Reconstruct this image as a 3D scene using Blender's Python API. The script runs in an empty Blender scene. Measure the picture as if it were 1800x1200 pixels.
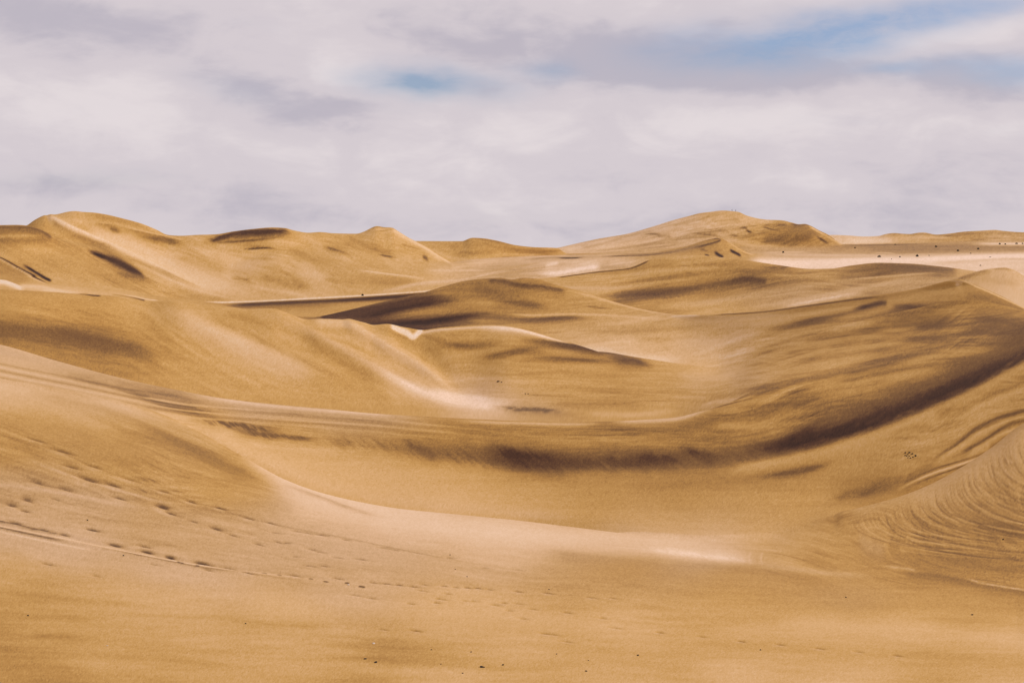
import bpy, math, random
import numpy as np

random.seed(7)
rng = np.random.default_rng(11)
C = bpy.context.scene

# ------------------------------------------------------------------ camera
# survey frame: bearings and depressions are read on an 1800 x 1200 sheet, focal length 2500
FOC, HOR = 2500.0, 437.5
cam_d = bpy.data.cameras.new('camera')
cam = bpy.data.objects.new('camera', cam_d)
C.collection.objects.link(cam)
C.camera = cam
PITCH = math.atan((600.0 - HOR) / FOC)
cam.location = (0, 0, 0)
cam.rotation_euler = (math.pi / 2 - PITCH, 0, 0)
cam_d.sensor_width = 36.0
cam_d.lens = 36.0 * FOC * 1.0 / 1800.0
cam_d.clip_start = 0.5
cam_d.clip_end = 60000

# ------------------------------------------------------------------ exposure
EXPO = 0.6
vs = C.view_settings
vs.view_transform = 'Standard'
vs.look = 'None'
vs.gamma = 1
vs.use_curve_mapping = False
vs.exposure = EXPO

# ------------------------------------------------------------------ sun
SUN_AZ, SUN_EL = math.radians(62), math.radians(38)      # azimuth east of the view direction
sd = bpy.data.lights.new('sun', 'SUN')
sd.energy = 1.5
sd.angle = math.radians(12)
sd.color = (1.0, 0.95, 0.88)
so = bpy.data.objects.new('sun', sd)
C.collection.objects.link(so)
so.rotation_euler = (math.pi / 2 - SUN_EL, 0, math.pi - SUN_AZ)
so.location = (200, 100, 150)

# ------------------------------------------------------------------ sky
W = bpy.data.worlds.new('World')
C.world = W
W.use_nodes = True
nt = W.node_tree
nt.nodes.clear()


def nd(t, **kw):
    n = nt.nodes.new(t)
    for k, v in kw.items():
        setattr(n, k, v)
    return n


def lk(a, b):
    nt.links.new(a, b)


def mth(op, a, b=None, clamp=False):
    n = nd('ShaderNodeMath', operation=op)
    n.use_clamp = clamp
    for i, x in enumerate((a, b)):
        if x is None:
            continue
        if isinstance(x, (int, float)):
            n.inputs[i].default_value = x
        else:
            lk(x, n.inputs[i])
    return n.outputs[0]


tc = nd('ShaderNodeTexCoord')
sp = nd('ShaderNodeSeparateXYZ')
lk(tc.outputs['Generated'], sp.inputs[0])
az = mth('ARCTAN2', sp.outputs[0], sp.outputs[1])
el = mth('ARCSINE', sp.outputs[2])


def noise(scale, vscale, detail, rough, off=(0, 0, 0), dist=0.0):
    mp = nd('ShaderNodeMapping')
    lk(tc.outputs['Generated'], mp.inputs[0])
    mp.inputs['Scale'].default_value = (scale, scale, vscale)
    mp.inputs['Location'].default_value = off
    n = nd('ShaderNodeTexNoise')
    n.inputs['Scale'].default_value = 1.0
    n.inputs['Detail'].default_value = detail
    n.inputs['Roughness'].default_value = rough
    n.inputs['Distortion'].default_value = dist
    lk(mp.outputs[0], n.inputs['Vector'])
    return n.outputs[0]


n_warp = noise(16, 40, 3, 0.5, (3.1, 7.7, 1.3))
n_warp2 = noise(16, 40, 3, 0.5, (13.1, 2.7, 5.3))
n_soft = noise(7, 24, 4, 0.5, (1.7, 4.2, 0.4), 0.4)
n_fine = noise(38, 120, 4, 0.55, (5.5, 1.2, 8.4), 0.3)
azw = mth('ADD', az, mth('MULTIPLY', mth('SUBTRACT', n_warp, 0.5), 0.05))
elw = mth('ADD', el, mth('MULTIPLY', mth('SUBTRACT', n_warp2, 0.5), 0.022))


def blob(u, v, ru, rv, amp, tilt=0.0):
    """soft patch of cloud or clear sky at a bearing and elevation"""
    a0 = math.atan((u - 900) / FOC)
    e0 = math.atan((HOR - v) / FOC)
    da = mth('SUBTRACT', azw, a0)
    de = mth('SUBTRACT', mth('SUBTRACT', elw, e0), mth('MULTIPLY', da, tilt))
    x = mth('MULTIPLY', da, FOC / ru)
    y = mth('MULTIPLY', de, FOC / rv)
    r = mth('ADD', mth('MULTIPLY', x, x), mth('MULTIPLY', y, y))
    return mth('MULTIPLY', mth('POWER', math.e, mth('MULTIPLY', r, -1.0)), amp)


def total(items):
    s = items[0]
    for i in items[1:]:
        s = mth('ADD', s, i)
    return s


gaps = total([
    blob(1480, 70, 165, 34, 0.95, 0.10), blob(1330, 96, 150, 38, 0.55), blob(1640, 42, 150, 24, 0.45, 0.1),
    blob(1690, 135, 150, 20, 0.45), blob(1790, 150, 60, 24, 0.4), blob(1560, 132, 60, 10, 0.35),
    blob(735, 152, 105, 24, 0.9, -0.06), blob(955, 131, 50, 16, 0.45), blob(820, 165, 90, 24, 0.28),
    blob(1140, 110, 130, 45, 0.18), blob(420, 165, 90, 22, 0.14, -0.2), blob(1780, 30, 90, 18, 0.35),
    blob(150, 320, 140, 16, 0.14), blob(1250, 60, 100, 40, 0.1)])
n_puff = noise(15, 32, 6, 0.55, (2.5, 9.2, 3.4), 0.6)
n_wisp = noise(60, 210, 6, 0.62, (8.5, 3.2, 6.4), 0.8)
gaps = mth('MULTIPLY', gaps, mth('ADD', mth('MULTIPLY', n_puff, 1.3), mth('MULTIPLY', n_wisp, 0.5)))
gaps = mth('ADD', gaps, mth('MULTIPLY', mth('SUBTRACT', n_soft, 0.62, True), 0.5), True)

lightness = total([
    mth('ADD', 0.10, mth('MULTIPLY', n_soft, 0.9)),
    mth('MULTIPLY', mth('SUBTRACT', n_fine, 0.5), 0.30),
    mth('MULTIPLY', mth('SUBTRACT', n_puff, 0.5), 1.05),
    mth('MULTIPLY', mth('SUBTRACT', n_wisp, 0.5), 0.15),
    blob(170, 205, 260, 60, 0.32, -0.1), blob(600, 110, 200, 60, 0.22), blob(1080, 40, 160, 40, 0.22),
    blob(1240, 230, 300, 60, 0.22), blob(1640, 90, 160, 26, 0.3, 0.1), blob(800, 270, 300, 50, 0.22),
    blob(1500, 180, 160, 40, 0.12), blob(1650, 220, 160, 40, 0.16), blob(900, 30, 200, 50, 0.15),
    blob(200, 62, 300, 42, -0.42), blob(30, 45, 110, 40, -0.3), blob(520, 185, 150, 36, -0.5, -0.2), blob(470, 225, 110, 26, -0.25),
    blob(420, 150, 70, 24, -0.2, -0.3), blob(610, 188, 60, 16, -0.3), blob(1110, 85, 170, 60, -0.6, -0.1),
    blob(880, 105, 170, 55, -0.45, -0.1), blob(1260, 140, 200, 40, -0.4), blob(1400, 130, 220, 34, -0.4), blob(700, 60, 120, 30, -0.2), blob(1740, 150, 120, 50, -0.4),
    blob(1480, 235, 60, 26, -0.2), blob(1330, 180, 120, 20, -0.16), blob(130, 335, 220, 40, -0.24),
    blob(940, 410, 500, 34, -0.2), blob(1650, 375, 320, 50, -0.22), blob(1780, 270, 80, 30, -0.25),
    blob(480, 370, 200, 40, -0.1)])
lightness = mth('MULTIPLY', lightness, 1.0, True)

K = 10.0 / (2 ** EXPO)       # cloud radiance, divided by the background strength below
cr = nd('ShaderNodeValToRGB')
cr.color_ramp.interpolation = 'EASE'
e = cr.color_ramp.elements
e[0].position, e[0].color = 0.0, (.515, .475, .54, 1)
e[1].position, e[1].color = 1.0, (.765, .695, .712, 1)
m = cr.color_ramp.elements.new(0.5)
m.color = (.665, .602, .638, 1)
lk(lightness, cr.inputs[0])
csc = nd('ShaderNodeVectorMath', operation='SCALE')
csc.inputs['Scale'].default_value = K
lk(cr.outputs[0], csc.inputs[0])

sky = nd('ShaderNodeTexSky', sky_type='NISHITA')
sky.sun_disc = False
sky.sun_elevation = SUN_EL
sky.sun_rotation = SUN_AZ
sky.dust_density = 0.3
sky.ozone_density = 2.0
mix = nd('ShaderNodeMix', data_type='RGBA')
lk(mth('MULTIPLY', gaps, 0.85), mix.inputs[0])
lk(csc.outputs[0], mix.inputs[6])
sky_tint = nd('ShaderNodeVectorMath', operation='MULTIPLY')
sky_tint.inputs[1].default_value = (.42, .435, .52)       # arbitrary multiplier, tuned to dim and tint the blue between the clouds
lk(sky.outputs[0], sky_tint.inputs[0])
lk(sky_tint.outputs[0], mix.inputs[7])
bg = nd('ShaderNodeBackground')
bg.inputs['Strength'].default_value = 0.1
lk(mix.outputs[2], bg.inputs['Color'])
wo = nd('ShaderNodeOutputWorld')
lk(bg.outputs[0], wo.inputs['Surface'])

# ------------------------------------------------------------------ small numeric helpers


def pchip(x, y, q):
    """monotone cubic through (x, y) at q, flat beyond the ends"""
    x = np.asarray(x, float)
    y = np.asarray(y, float)
    h = np.diff(x)
    d = np.diff(y) / h
    mm = np.zeros_like(y)
    if len(x) > 2:
        w1 = 2 * h[1:] + h[:-1]
        w2 = h[1:] + 2 * h[:-1]
        ok = d[:-1] * d[1:] > 0
        a, b = np.where(ok, d[:-1], 1.0), np.where(ok, d[1:], 1.0)
        mm[1:-1] = np.where(ok, (w1 + w2) / (w1 / a + w2 / b), 0)
    mm[0], mm[-1] = d[0], d[-1]
    qc = np.clip(q, x[0], x[-1])
    i = np.clip(np.searchsorted(x, qc, side='right') - 1, 0, len(h) - 1)
    t = (qc - x[i]) / h[i]
    t2, t3 = t * t, t * t * t
    return ((2 * t3 - 3 * t2 + 1) * y[i] + (t3 - 2 * t2 + t) * h[i] * mm[i]
            + (-2 * t3 + 3 * t2) * y[i + 1] + (t3 - t2) * h[i] * mm[i + 1])


def pchip_rows(x, Y, q):
    """the same along axis 0 of Y (stations x columns)"""
    x = np.asarray(x, float)
    h = np.diff(x)[:, None]
    d = np.diff(Y, axis=0) / h
    mm = np.zeros_like(Y)
    w1 = 2 * h[1:] + h[:-1]
    w2 = h[1:] + 2 * h[:-1]
    ok = d[:-1] * d[1:] > 0
    a, b = np.where(ok, d[:-1], 1.0), np.where(ok, d[1:], 1.0)
    mm[1:-1] = np.where(ok, (w1 + w2) / (w1 / a + w2 / b), 0)
    mm[0], mm[-1] = d[0], d[-1]
    i = np.clip(np.searchsorted(x, q, side='right') - 1, 0, len(x) - 2)
    hh = np.diff(x)[i][:, None]
    t = ((q - x[i]) / np.diff(x)[i])[:, None]
    t2, t3 = t * t, t * t * t
    return ((2 * t3 - 3 * t2 + 1) * Y[i] + (t3 - 2 * t2 + t) * hh * mm[i]
            + (-2 * t3 + 3 * t2) * Y[i + 1] + (t3 - t2) * hh * mm[i + 1])


def gsmooth(a, s):
    if s <= 0:
        return a
    r = int(3 * s) + 1
    k = np.exp(-0.5 * (np.arange(-r, r + 1) / s) ** 2)
    k /= k.sum()
    return np.convolve(np.pad(a, r, mode='edge'), k, mode='valid')


_lat = rng.random((256, 256)).astype(np.float32)


def vnoise(x, y, seed=0):
    """smooth lattice noise in -1..1"""
    x = x + seed * 17.31
    y = y + seed * 9.73
    xi, yi = np.floor(x).astype(np.int64), np.floor(y).astype(np.int64)
    fx, fy = x - xi, y - yi
    fx = fx * fx * (3 - 2 * fx)
    fy = fy * fy * (3 - 2 * fy)
    x0, x1, y0, y1 = xi & 255, (xi + 1) & 255, yi & 255, (yi + 1) & 255
    a = _lat[y0, x0] * (1 - fx) + _lat[y0, x1] * fx
    b = _lat[y1, x0] * (1 - fx) + _lat[y1, x1] * fx
    return (a * (1 - fy) + b * fy) * 2 - 1


def fbm(x, y, seed=0, octs=3, gain=0.55):
    s, amp, tot = 0, 1.0, 0
    for o in range(octs):
        s = s + amp * vnoise(x * 2 ** o, y * 2 ** o, seed + o * 5)
        tot += amp
        amp *= gain
    return s / tot


def sstep(t):
    t = np.clip(t, 0, 1)
    return t * t * (3 - 2 * t)


# ------------------------------------------------------------------ dune survey
# every station is a line that runs across the view, near to far: (bearing u, depression v, distance in metres)
def zst(*p):
    """station points given as (u, distance, height)"""
    return [(u, 415.0 - FOC * z / y, y) for u, y, z in p]


ST = []


def st(name, pts):
    ST.append((name, pts))


st('near0', zst((-900, 4, -3.2), (900, 4, -3.2), (2700, 4, -3.2)))
st('near1', zst((-900, 12, -5.6), (900, 12, -5.7), (2700, 12, -5.7)))
st('fg0', [(-900, 1230, 25), (900, 1232, 25), (2700, 1235, 25)])
st('fg1', [(-200, 1050, 35), (0, 1062, 34.5), (450, 1082, 33.5), (900, 1100, 32.5), (1350, 1120, 32), (1800, 1142, 31.5)])
st('fg2', [(-200, 890, 47), (0, 905, 46), (400, 955, 44), (800, 998, 43.5), (1200, 1020, 45), (1500, 1048, 44), (1800, 1082, 42)])
st('fg3', [(-200, 740, 66), (0, 760, 65), (230, 800, 60), (420, 862, 55), (560, 905, 53), (700, 930, 53), (900, 952, 54), (1130, 975, 55),
           (1300, 988, 55), (1465, 985, 56), (1580, 985, 56), (1700, 975, 57), (1800, 960, 58)])
st('fgcrest', [(-200, 640, 96), (0, 674, 92), (130, 696, 88), (230, 718, 82), (330, 752, 75), (420, 802, 66), (500, 846, 62), (560, 868, 60.5), (640, 887, 60),
               (700, 897, 60), (800, 907, 61), (900, 917, 62), (1000, 929, 63), (1130, 945, 64), (1250, 956, 64), (1350, 952, 66),
               (1420, 933, 69), (1465, 914, 72), (1520, 897, 73.5), (1580, 880, 75), (1640, 857, 76.5), (1700, 822, 78),
               (1750, 788, 80), (1800, 748, 82), (1950, 685, 85), (2300, 655, 90)])
st('fgdip', [(-200, 631, 99), (0, 665, 95), (130, 688, 91), (230, 711, 86), (330, 752, 84), (420, 859, 76), (560, 936, 72), (700, 949, 74), (900, 957, 75),
             (1000, 950, 73), (1130, 938, 69), (1250, 944, 68), (1350, 940, 70), (1420, 923, 74), (1465, 909, 76), (1580, 888, 80), (1700, 838, 83), (1800, 772, 88), (1950, 705, 91), (2300, 672, 96)])
st('bowl', [(-200, 614, 103), (0, 650, 99), (130, 675, 95), (230, 700, 91), (330, 741, 88), (420, 792, 84), (560, 850, 82), (700, 880, 82), (900, 895, 83),
            (1130, 912, 79), (1250, 915, 78), (1350, 908, 79), (1465, 890, 82), (1580, 865, 82.5), (1700, 808, 86), (1800, 735, 91), (1950, 640, 95)])
st('band', [(-200, 588, 109), (0, 626, 106), (130, 655, 102), (230, 686, 97), (330, 722, 95), (420, 752, 94.5), (560, 774, 95), (700, 795, 94), (900, 822, 93),
            (1100, 825, 92), (1300, 808, 93), (1465, 770, 95), (1600, 728, 97), (1700, 690, 98.5), (1800, 640, 102), (1950, 560, 108)])
st('rim', [(-200, 566, 116), (-100, 586, 114), (0, 606, 112), (100, 635, 110), (200, 662, 108), (300, 684, 107), (400, 702, 106), (500, 713, 105), (560, 718, 105), (650, 727, 104.5),
           (750, 733, 104), (850, 738, 104), (950, 742, 104), (1000, 743, 104), (1080, 741, 104.5), (1180, 735, 105), (1240, 722, 106),
           (1300, 703, 107), (1340, 690, 108), (1420, 668, 111), (1500, 652, 114), (1600, 632, 116), (1700, 610, 116), (1800, 585, 116.5), (1950, 530, 118)])
st('rimdip', [(-200, 574, 122), (0, 614, 118), (200, 671, 116), (400, 719, 115), (560, 741, 115), (750, 760, 116), (950, 762, 118), (1180, 754, 118), (1280, 710, 116),
              (1340, 681, 114), (1420, 657, 118), (1500, 642, 120), (1600, 620, 122), (1700, 597, 122), (1800, 574, 122), (1950, 520, 124)])
st('basin', [(-200, 555, 128), (0, 590, 124), (200, 645, 126), (400, 690, 128), (560, 705, 134), (750, 715, 140), (850, 718, 142), (1000, 718, 142), (1180, 710, 142),
             (1280, 688, 138), (1340, 667, 132), (1420, 645, 130), (1500, 628, 130), (1600, 605, 130), (1700, 582, 130), (1800, 562, 130), (1950, 515, 131)])
st('flank', [(-200, 530, 134), (0, 550, 132), (200, 590, 140), (400, 625, 146), (560, 645, 150), (750, 675, 154), (820, 688, 154), (900, 662, 157), (1000, 672, 158),
             (1100, 680, 158), (1180, 676, 160), (1280, 665, 158), (1340, 645, 152), (1420, 622, 150), (1500, 600, 149), (1600, 576, 146),
             (1700, 556, 142), (1800, 553, 139), (1950, 512, 138)])
st('midcrest', [(-200, 504, 138), (0, 508, 142), (90, 513, 148), (150, 517, 153), (190, 519, 156), (235, 525, 160), (265, 529, 161), (300, 528, 161), (350, 535, 162),
                (400, 540, 163), (440, 543, 164), (472, 542, 165), (500, 551, 166), (540, 562, 167), (560, 560, 168), (600, 561, 170),
                (640, 567, 171), (656, 571, 172), (680, 569, 173), (715, 574, 175), (744, 579, 176), (780, 575, 177), (810, 573, 178),
                (860, 571, 180), (890, 573, 180), (930, 581, 180), (980, 597, 180), (1040, 618, 179), (1100, 633, 178), (1150, 640, 177),
                (1200, 648, 176), (1260, 655, 174), (1300, 648, 170), (1340, 632, 166), (1420, 604, 163), (1500, 580, 158), (1600, 556, 153),
                (1700, 540, 147), (1800, 547, 144), (1950, 580, 140)])
st('middip', [(-200, 540, 150), (0, 544, 155), (240, 555, 170), (470, 576, 178), (600, 604, 185), (744, 606, 190), (880, 607, 195), (980, 617, 197), (1060, 622, 196),
              (1100, 625, 195), (1200, 639, 192), (1260, 644, 188), (1300, 635, 184), (1340, 620, 178), (1420, 590, 171), (1500, 566, 165),
              (1600, 543, 158), (1700, 526, 150), (1800, 545, 146), (1950, 590, 142)])
st('flat', [(-200, 500, 190), (0, 509, 200), (240, 527, 220), (400, 545, 222), (500, 558, 225), (600, 572, 235), (744, 585, 240), (880, 580, 230), (980, 595, 222),
            (1100, 605, 220), (1200, 612, 220), (1260, 611, 213), (1340, 598, 198), (1420, 574, 185), (1500, 552, 175), (1600, 531, 165),
            (1700, 513, 154), (1800, 543, 147.5), (1950, 594, 143)])
st('toe', [(-200, 497, 205), (0, 505, 215), (240, 524, 235), (400, 541, 240), (500, 556, 245), (600, 565, 250), (744, 570, 265), (860, 558, 275), (940, 552.5, 280),
           (1000, 551, 285), (1080, 553, 285), (1160, 558, 278), (1220, 565, 258), (1340, 562, 220), (1420, 551, 202), (1500, 536, 187),
           (1600, 517, 172), (1700, 502, 159), (1800, 541, 149), (1950, 597, 144)])
st('peakcrest', [(-200, 494, 220), (0, 502, 230), (240, 522, 250), (400, 539.5, 258), (500, 555, 264), (535, 559, 268), (560, 556, 270), (600, 547.5, 275), (650, 535.5, 285), (700, 524, 295),
                 (740, 515, 303), (780, 503, 312), (815, 494, 318), (850, 489.5, 320), (880, 488.5, 320), (900, 491, 320), (920, 488, 320), (945, 490, 320),
                 (970, 498, 319), (1000, 506, 318), (1040, 517.5, 314), (1080, 530, 308), (1120, 541, 300), (1160, 549, 290), (1200, 553, 276),
                 (1240, 552.5, 260), (1330, 547, 236), (1430, 534, 211), (1500, 523.5, 196), (1550, 517, 186), (1620, 505, 173), (1660, 494.5, 166),
                 (1685, 490.5, 163), (1700, 495, 161), (1720, 503, 159), (1760, 520, 154.5), (1800, 540, 150), (1950, 600, 145)])
st('peakdip', [(-200, 492, 230), (0, 500, 240), (240, 520, 260), (400, 538, 275), (500, 553, 280), (560, 557, 285), (600, 556, 290), (700, 550, 310), (800, 540, 335), (880, 537, 345),
               (960, 536, 345), (1080, 543, 325), (1160, 553, 305), (1200, 556, 295), (1240, 558, 285), (1330, 563, 270), (1430, 565, 255),
               (1550, 565, 235), (1660, 565, 210), (1685, 560, 205), (1720, 565, 200), (1800, 590, 195), (1950, 640, 190)])
st('ocher', [(-200, 488, 245), (0, 496, 255), (240, 517, 275), (400, 537, 295), (500, 548, 300), (600, 541, 305), (700, 535, 325), (800, 528, 355), (880, 515, 365), (960, 512, 370),
             (1080, 528, 345), (1160, 540, 330), (1240, 548, 315), (1330, 542, 310), (1430, 530, 300), (1550, 515, 285), (1640, 503, 262),
             (1680, 490, 245), (1700, 482, 245), (1720, 476, 247), (1740, 472, 249), (1765, 470, 250), (1778, 473, 250), (1800, 485, 248),
             (1850, 512, 240), (1950, 560, 230)])
st('strmid', [(-200, 482, 270), (0, 490, 280), (240, 515, 300), (400, 533, 320), (500, 535, 320), (600, 530, 325), (700, 524, 340), (800, 510, 385), (880, 500, 400), (960, 500, 400),
              (1080, 508, 390), (1160, 515, 390), (1240, 515, 390), (1330, 512, 370), (1430, 505, 340), (1550, 495, 325), (1640, 487, 310),
              (1680, 486, 290), (1720, 510, 280), (1765, 520, 285), (1800, 530, 285), (1950, 570, 280)])
st('strcrest', [(-200, 476, 290), (0, 484, 300), (100, 492, 310), (240, 513, 325), (330, 531, 335), (380, 533, 337), (437, 531, 338), (500, 528, 339), (560, 525, 340), (640, 520.5, 345),
                (700, 516.5, 350), (768, 511, 368), (800, 505, 395), (850, 497, 415), (900, 492, 425), (980, 486, 430), (1046, 477, 440), (1105, 470, 445),
                (1143, 456, 450), (1180, 450.5, 450), (1218, 448.5, 450), (1247, 450, 448), (1280, 454, 445), (1318, 458.5, 440), (1363, 465, 430), (1427, 472.5, 405),
                (1457, 472, 395), (1498, 466, 385), (1544, 461.7, 380), (1596, 463, 375), (1647, 467.6, 360), (1690, 473, 340), (1716, 477, 330), (1800, 500, 320), (1950, 540, 310)])
st('strdip', [(-200, 474, 300), (0, 481, 310), (100, 490.5, 320), (240, 511.5, 335), (330, 531, 345), (437, 533.5, 350), (560, 529, 352), (700, 521, 362), (768, 516, 382), (850, 502, 430), (900, 498, 440),
              (980, 492, 450), (1046, 487, 465), (1105, 485, 480), (1180, 480, 495), (1247, 480, 495), (1318, 482, 490), (1427, 490, 450), (1544, 490, 430),
              (1647, 490, 420), (1716, 495, 400), (1800, 510, 400), (1950, 545, 390)])
st('valley', [(-200, 466, 318), (0, 470, 330), (100, 480, 345), (240, 505, 360), (330, 526, 365), (437, 527, 370), (560, 522, 375), (640, 518, 385), (700, 514, 395), (768, 508.5, 415), (850, 492, 480),
              (900, 487, 500), (980, 483, 520), (1046, 473.5, 560), (1105, 466, 580), (1143, 462, 600), (1180, 462, 620), (1247, 460, 640), (1318, 463, 640),
              (1363, 468, 620), (1427, 475, 600), (1498, 473, 610), (1596, 473, 620), (1716, 474, 620), (1800, 482, 600), (1950, 490, 590)])
st('lowface', [(-200, 438, 350), (0, 440, 360), (100, 450, 385), (200, 470, 400), (300, 490, 410), (400, 500, 420), (500, 490, 440), (600, 485, 450), (700, 482, 480), (800, 478, 540), (850, 474, 580),
               (900, 470, 600), (980, 465, 640), (1046, 460, 680), (1105, 456, 700), (1180, 452, 720), (1247, 450, 760), (1318, 453, 780), (1363, 460, 760),
               (1427, 464, 760), (1544, 463, 760), (1647, 463, 760), (1800, 467, 740), (1950, 470, 740)])
st('knoll', [(-200, 402, 395), (-100, 398, 400), (0, 396, 400), (33, 395.5, 401), (48, 396.5, 402), (67, 400.5, 404), (83, 408, 406), (96, 418, 410), (112, 424, 415), (200, 445, 440), (300, 470, 455), (400, 480, 460),
             (500, 455, 500), (600, 455, 520), (700, 460, 560), (800, 466, 620), (850, 465, 680), (900, 460, 720), (980, 452, 800), (1046, 450.5, 830),
             (1100, 446, 850), (1147, 444, 860), (1180, 438, 870), (1205, 433, 880), (1230, 425, 890), (1250, 420, 895), (1262, 418, 895), (1270, 420, 895),
             (1280, 426, 895), (1297, 434, 895), (1313, 444, 895), (1330, 449, 895), (1363, 453, 900), (1427, 457, 900), (1544, 456, 920), (1647, 455, 940), (1800, 455, 960), (1950, 456, 960)])
st('knolldip', [(-200, 406, 425), (0, 403, 430), (48, 403, 432), (67, 405.5, 432), (83, 410, 432), (96, 416, 434), (112, 421, 438), (200, 437, 460), (300, 458, 475), (400, 465, 485), (500, 440, 525), (600, 440, 560),
                (700, 450, 600), (800, 462, 660), (850, 460, 720), (900, 456, 780), (980, 451.5, 860), (1046, 450, 900), (1100, 450, 950), (1180, 450, 980),
                (1262, 448, 1000), (1313, 448, 1000), (1363, 450, 1000), (1427, 452.5, 1010), (1544, 452, 1020), (1800, 450, 1070), (1950, 450, 1080)])
st('bigcrest', [(-200, 404, 465), (0, 401, 470), (48, 397, 470), (62, 388, 472), (75, 381, 475), (82, 378.5, 476), (93, 380, 478), (107, 376.5, 480), (120, 373, 482), (133, 371.5, 484), (150, 373, 488),
                (167, 374, 492), (192, 378, 498), (217, 384, 503), (250, 393, 508), (275, 403, 512), (298, 413.5, 515), (320, 414.5, 520), (347, 413, 525), (380, 412, 535),
                (413, 406.7, 545), (447, 402.5, 555), (480, 400, 560), (502, 401, 565), (515, 404.5, 570), (540, 409.5, 590), (563, 408, 610), (585, 410, 630),
                (627, 411, 660), (640, 407.5, 670), (653, 401, 680), (663, 397.5, 685), (677, 399.7, 690), (688, 400, 692), (702, 407.5, 694), (718, 417.5, 696),
                (735, 426, 698), (760, 439, 702), (777, 450, 705), (797, 462, 712), (830, 458, 740), (900, 453, 840), (980, 449.5, 920), (1046, 448.5, 980),
                (1100, 447, 1020), (1180, 446, 1050), (1313, 446, 1060), (1427, 448, 1100), (1544, 449, 1100), (1800, 446, 1180), (1950, 446, 1180)])
st('bigdip', [(-200, 420, 600), (0, 418, 600), (133, 400, 620), (250, 412, 640), (298, 420, 640), (400, 420, 650), (480, 416, 660), (560, 425, 720), (627, 425, 760), (663, 420, 770), (718, 440, 770),
              (777, 455, 780), (797, 460, 780), (830, 456, 800), (900, 451.5, 880), (980, 448.5, 960), (1046, 447.5, 1010), (1100, 446, 1060), (1180, 445, 1090),
              (1313, 445, 1100), (1427, 446, 1150), (1544, 446, 1200), (1800, 442, 1300), (1950, 442, 1300)])
st('farcrest', [(-200, 430, 800), (500, 432, 820), (650, 426, 860), (735, 423.7, 880), (793, 424, 890), (813, 424, 895), (823, 420, 898), (830, 418, 900), (850, 419, 900), (873, 423, 900), (907, 431, 908),
                (940, 434.5, 930), (980, 436, 965), (988, 441, 985), (1000, 447, 1010), (1046, 446.5, 1040), (1100, 444, 1100), (1180, 442, 1150), (1313, 442, 1180),
                (1427, 442, 1250), (1544, 442, 1350), (1650, 441, 1400), (1800, 437.5, 1550), (1950, 437, 1550)])
st('fardip', [(-200, 440, 950), (735, 440, 960), (830, 438, 980), (940, 441, 1010), (1000, 445.5, 1050), (1046, 444, 1080), (1100, 440, 1140), (1180, 435, 1180), (1250, 430, 1200), (1313, 432, 1220),
              (1380, 435, 1250), (1427, 437, 1280), (1485, 438, 1330), (1544, 438.5, 1500), (1650, 438, 1550), (1800, 435, 1700), (1950, 435, 1700)])
st('hillmid', [(-200, 438, 1100), (940, 438, 1150), (1000, 437, 1160), (1046, 430, 1180), (1100, 425, 1200), (1180, 412, 1230), (1250, 402, 1250), (1313, 405, 1270), (1360, 409, 1280), (1400, 408, 1290),
               (1427, 413, 1300), (1460, 422, 1340), (1485, 432, 1400), (1544, 433, 1800), (1650, 432, 1850), (1800, 429.5, 2050), (1950, 429, 2050)])
st('hillcrest', [(-200, 441, 1290), (940, 440, 1290), (980, 435.5, 1300), (1000, 431, 1310), (1020, 426.5, 1315), (1050, 420, 1325), (1080, 415, 1335), (1100, 411.5, 1340), (1150, 397.5, 1360), (1180, 388, 1370), (1210, 380, 1380),
                 (1230, 375, 1388), (1250, 372.5, 1393), (1268, 370.5, 1400), (1285, 371.5, 1400), (1297, 373, 1400), (1310, 379, 1400), (1347, 386.5, 1395), (1372, 387.5, 1390), (1390, 391.5, 1385), (1402, 394.5, 1380),
                 (1413, 393.7, 1375), (1422, 396.5, 1375), (1438, 405, 1380), (1455, 413, 1395), (1470, 424, 1440), (1482, 430.5, 1500), (1500, 431, 1900), (1544, 430.5, 2100), (1650, 429, 2200), (1800, 426, 2400), (1950, 425, 2400)])
st('hilldip', [(-200, 440, 1500), (980, 440, 1500), (1100, 425, 1600), (1270, 400, 1700), (1400, 415, 1700), (1460, 430, 1750), (1500, 429, 2150), (1544, 428, 2400), (1650, 425, 2600), (1800, 422, 2700), (1950, 421, 2700)])
st('rangecrest', [(-200, 446, 3000), (1000, 446, 3000), (1100, 430, 3000), (1300, 415, 3000), (1440, 414, 3000), (1461, 413, 3000), (1489, 414, 3000), (1518, 415.8, 3000), (1543, 414.8, 3000), (1555, 411.5, 3000), (1571, 409.8, 3000),
                  (1585, 411, 3000), (1598, 411.5, 3000), (1610, 409.5, 3000), (1621, 408.8, 3000), (1644, 412.5, 3000), (1664, 411, 3000), (1693, 407.2, 3000), (1722, 405.7, 3000), (1746, 404.3, 3000),
                  (1761, 406, 3000), (1800, 408.5, 3000), (1880, 405, 3000), (1950, 412, 3000), (2100, 408, 3000)])
st('end', zst((-900, 4500, -27), (900, 4500, -50), (2700, 4500, -27)))

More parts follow.
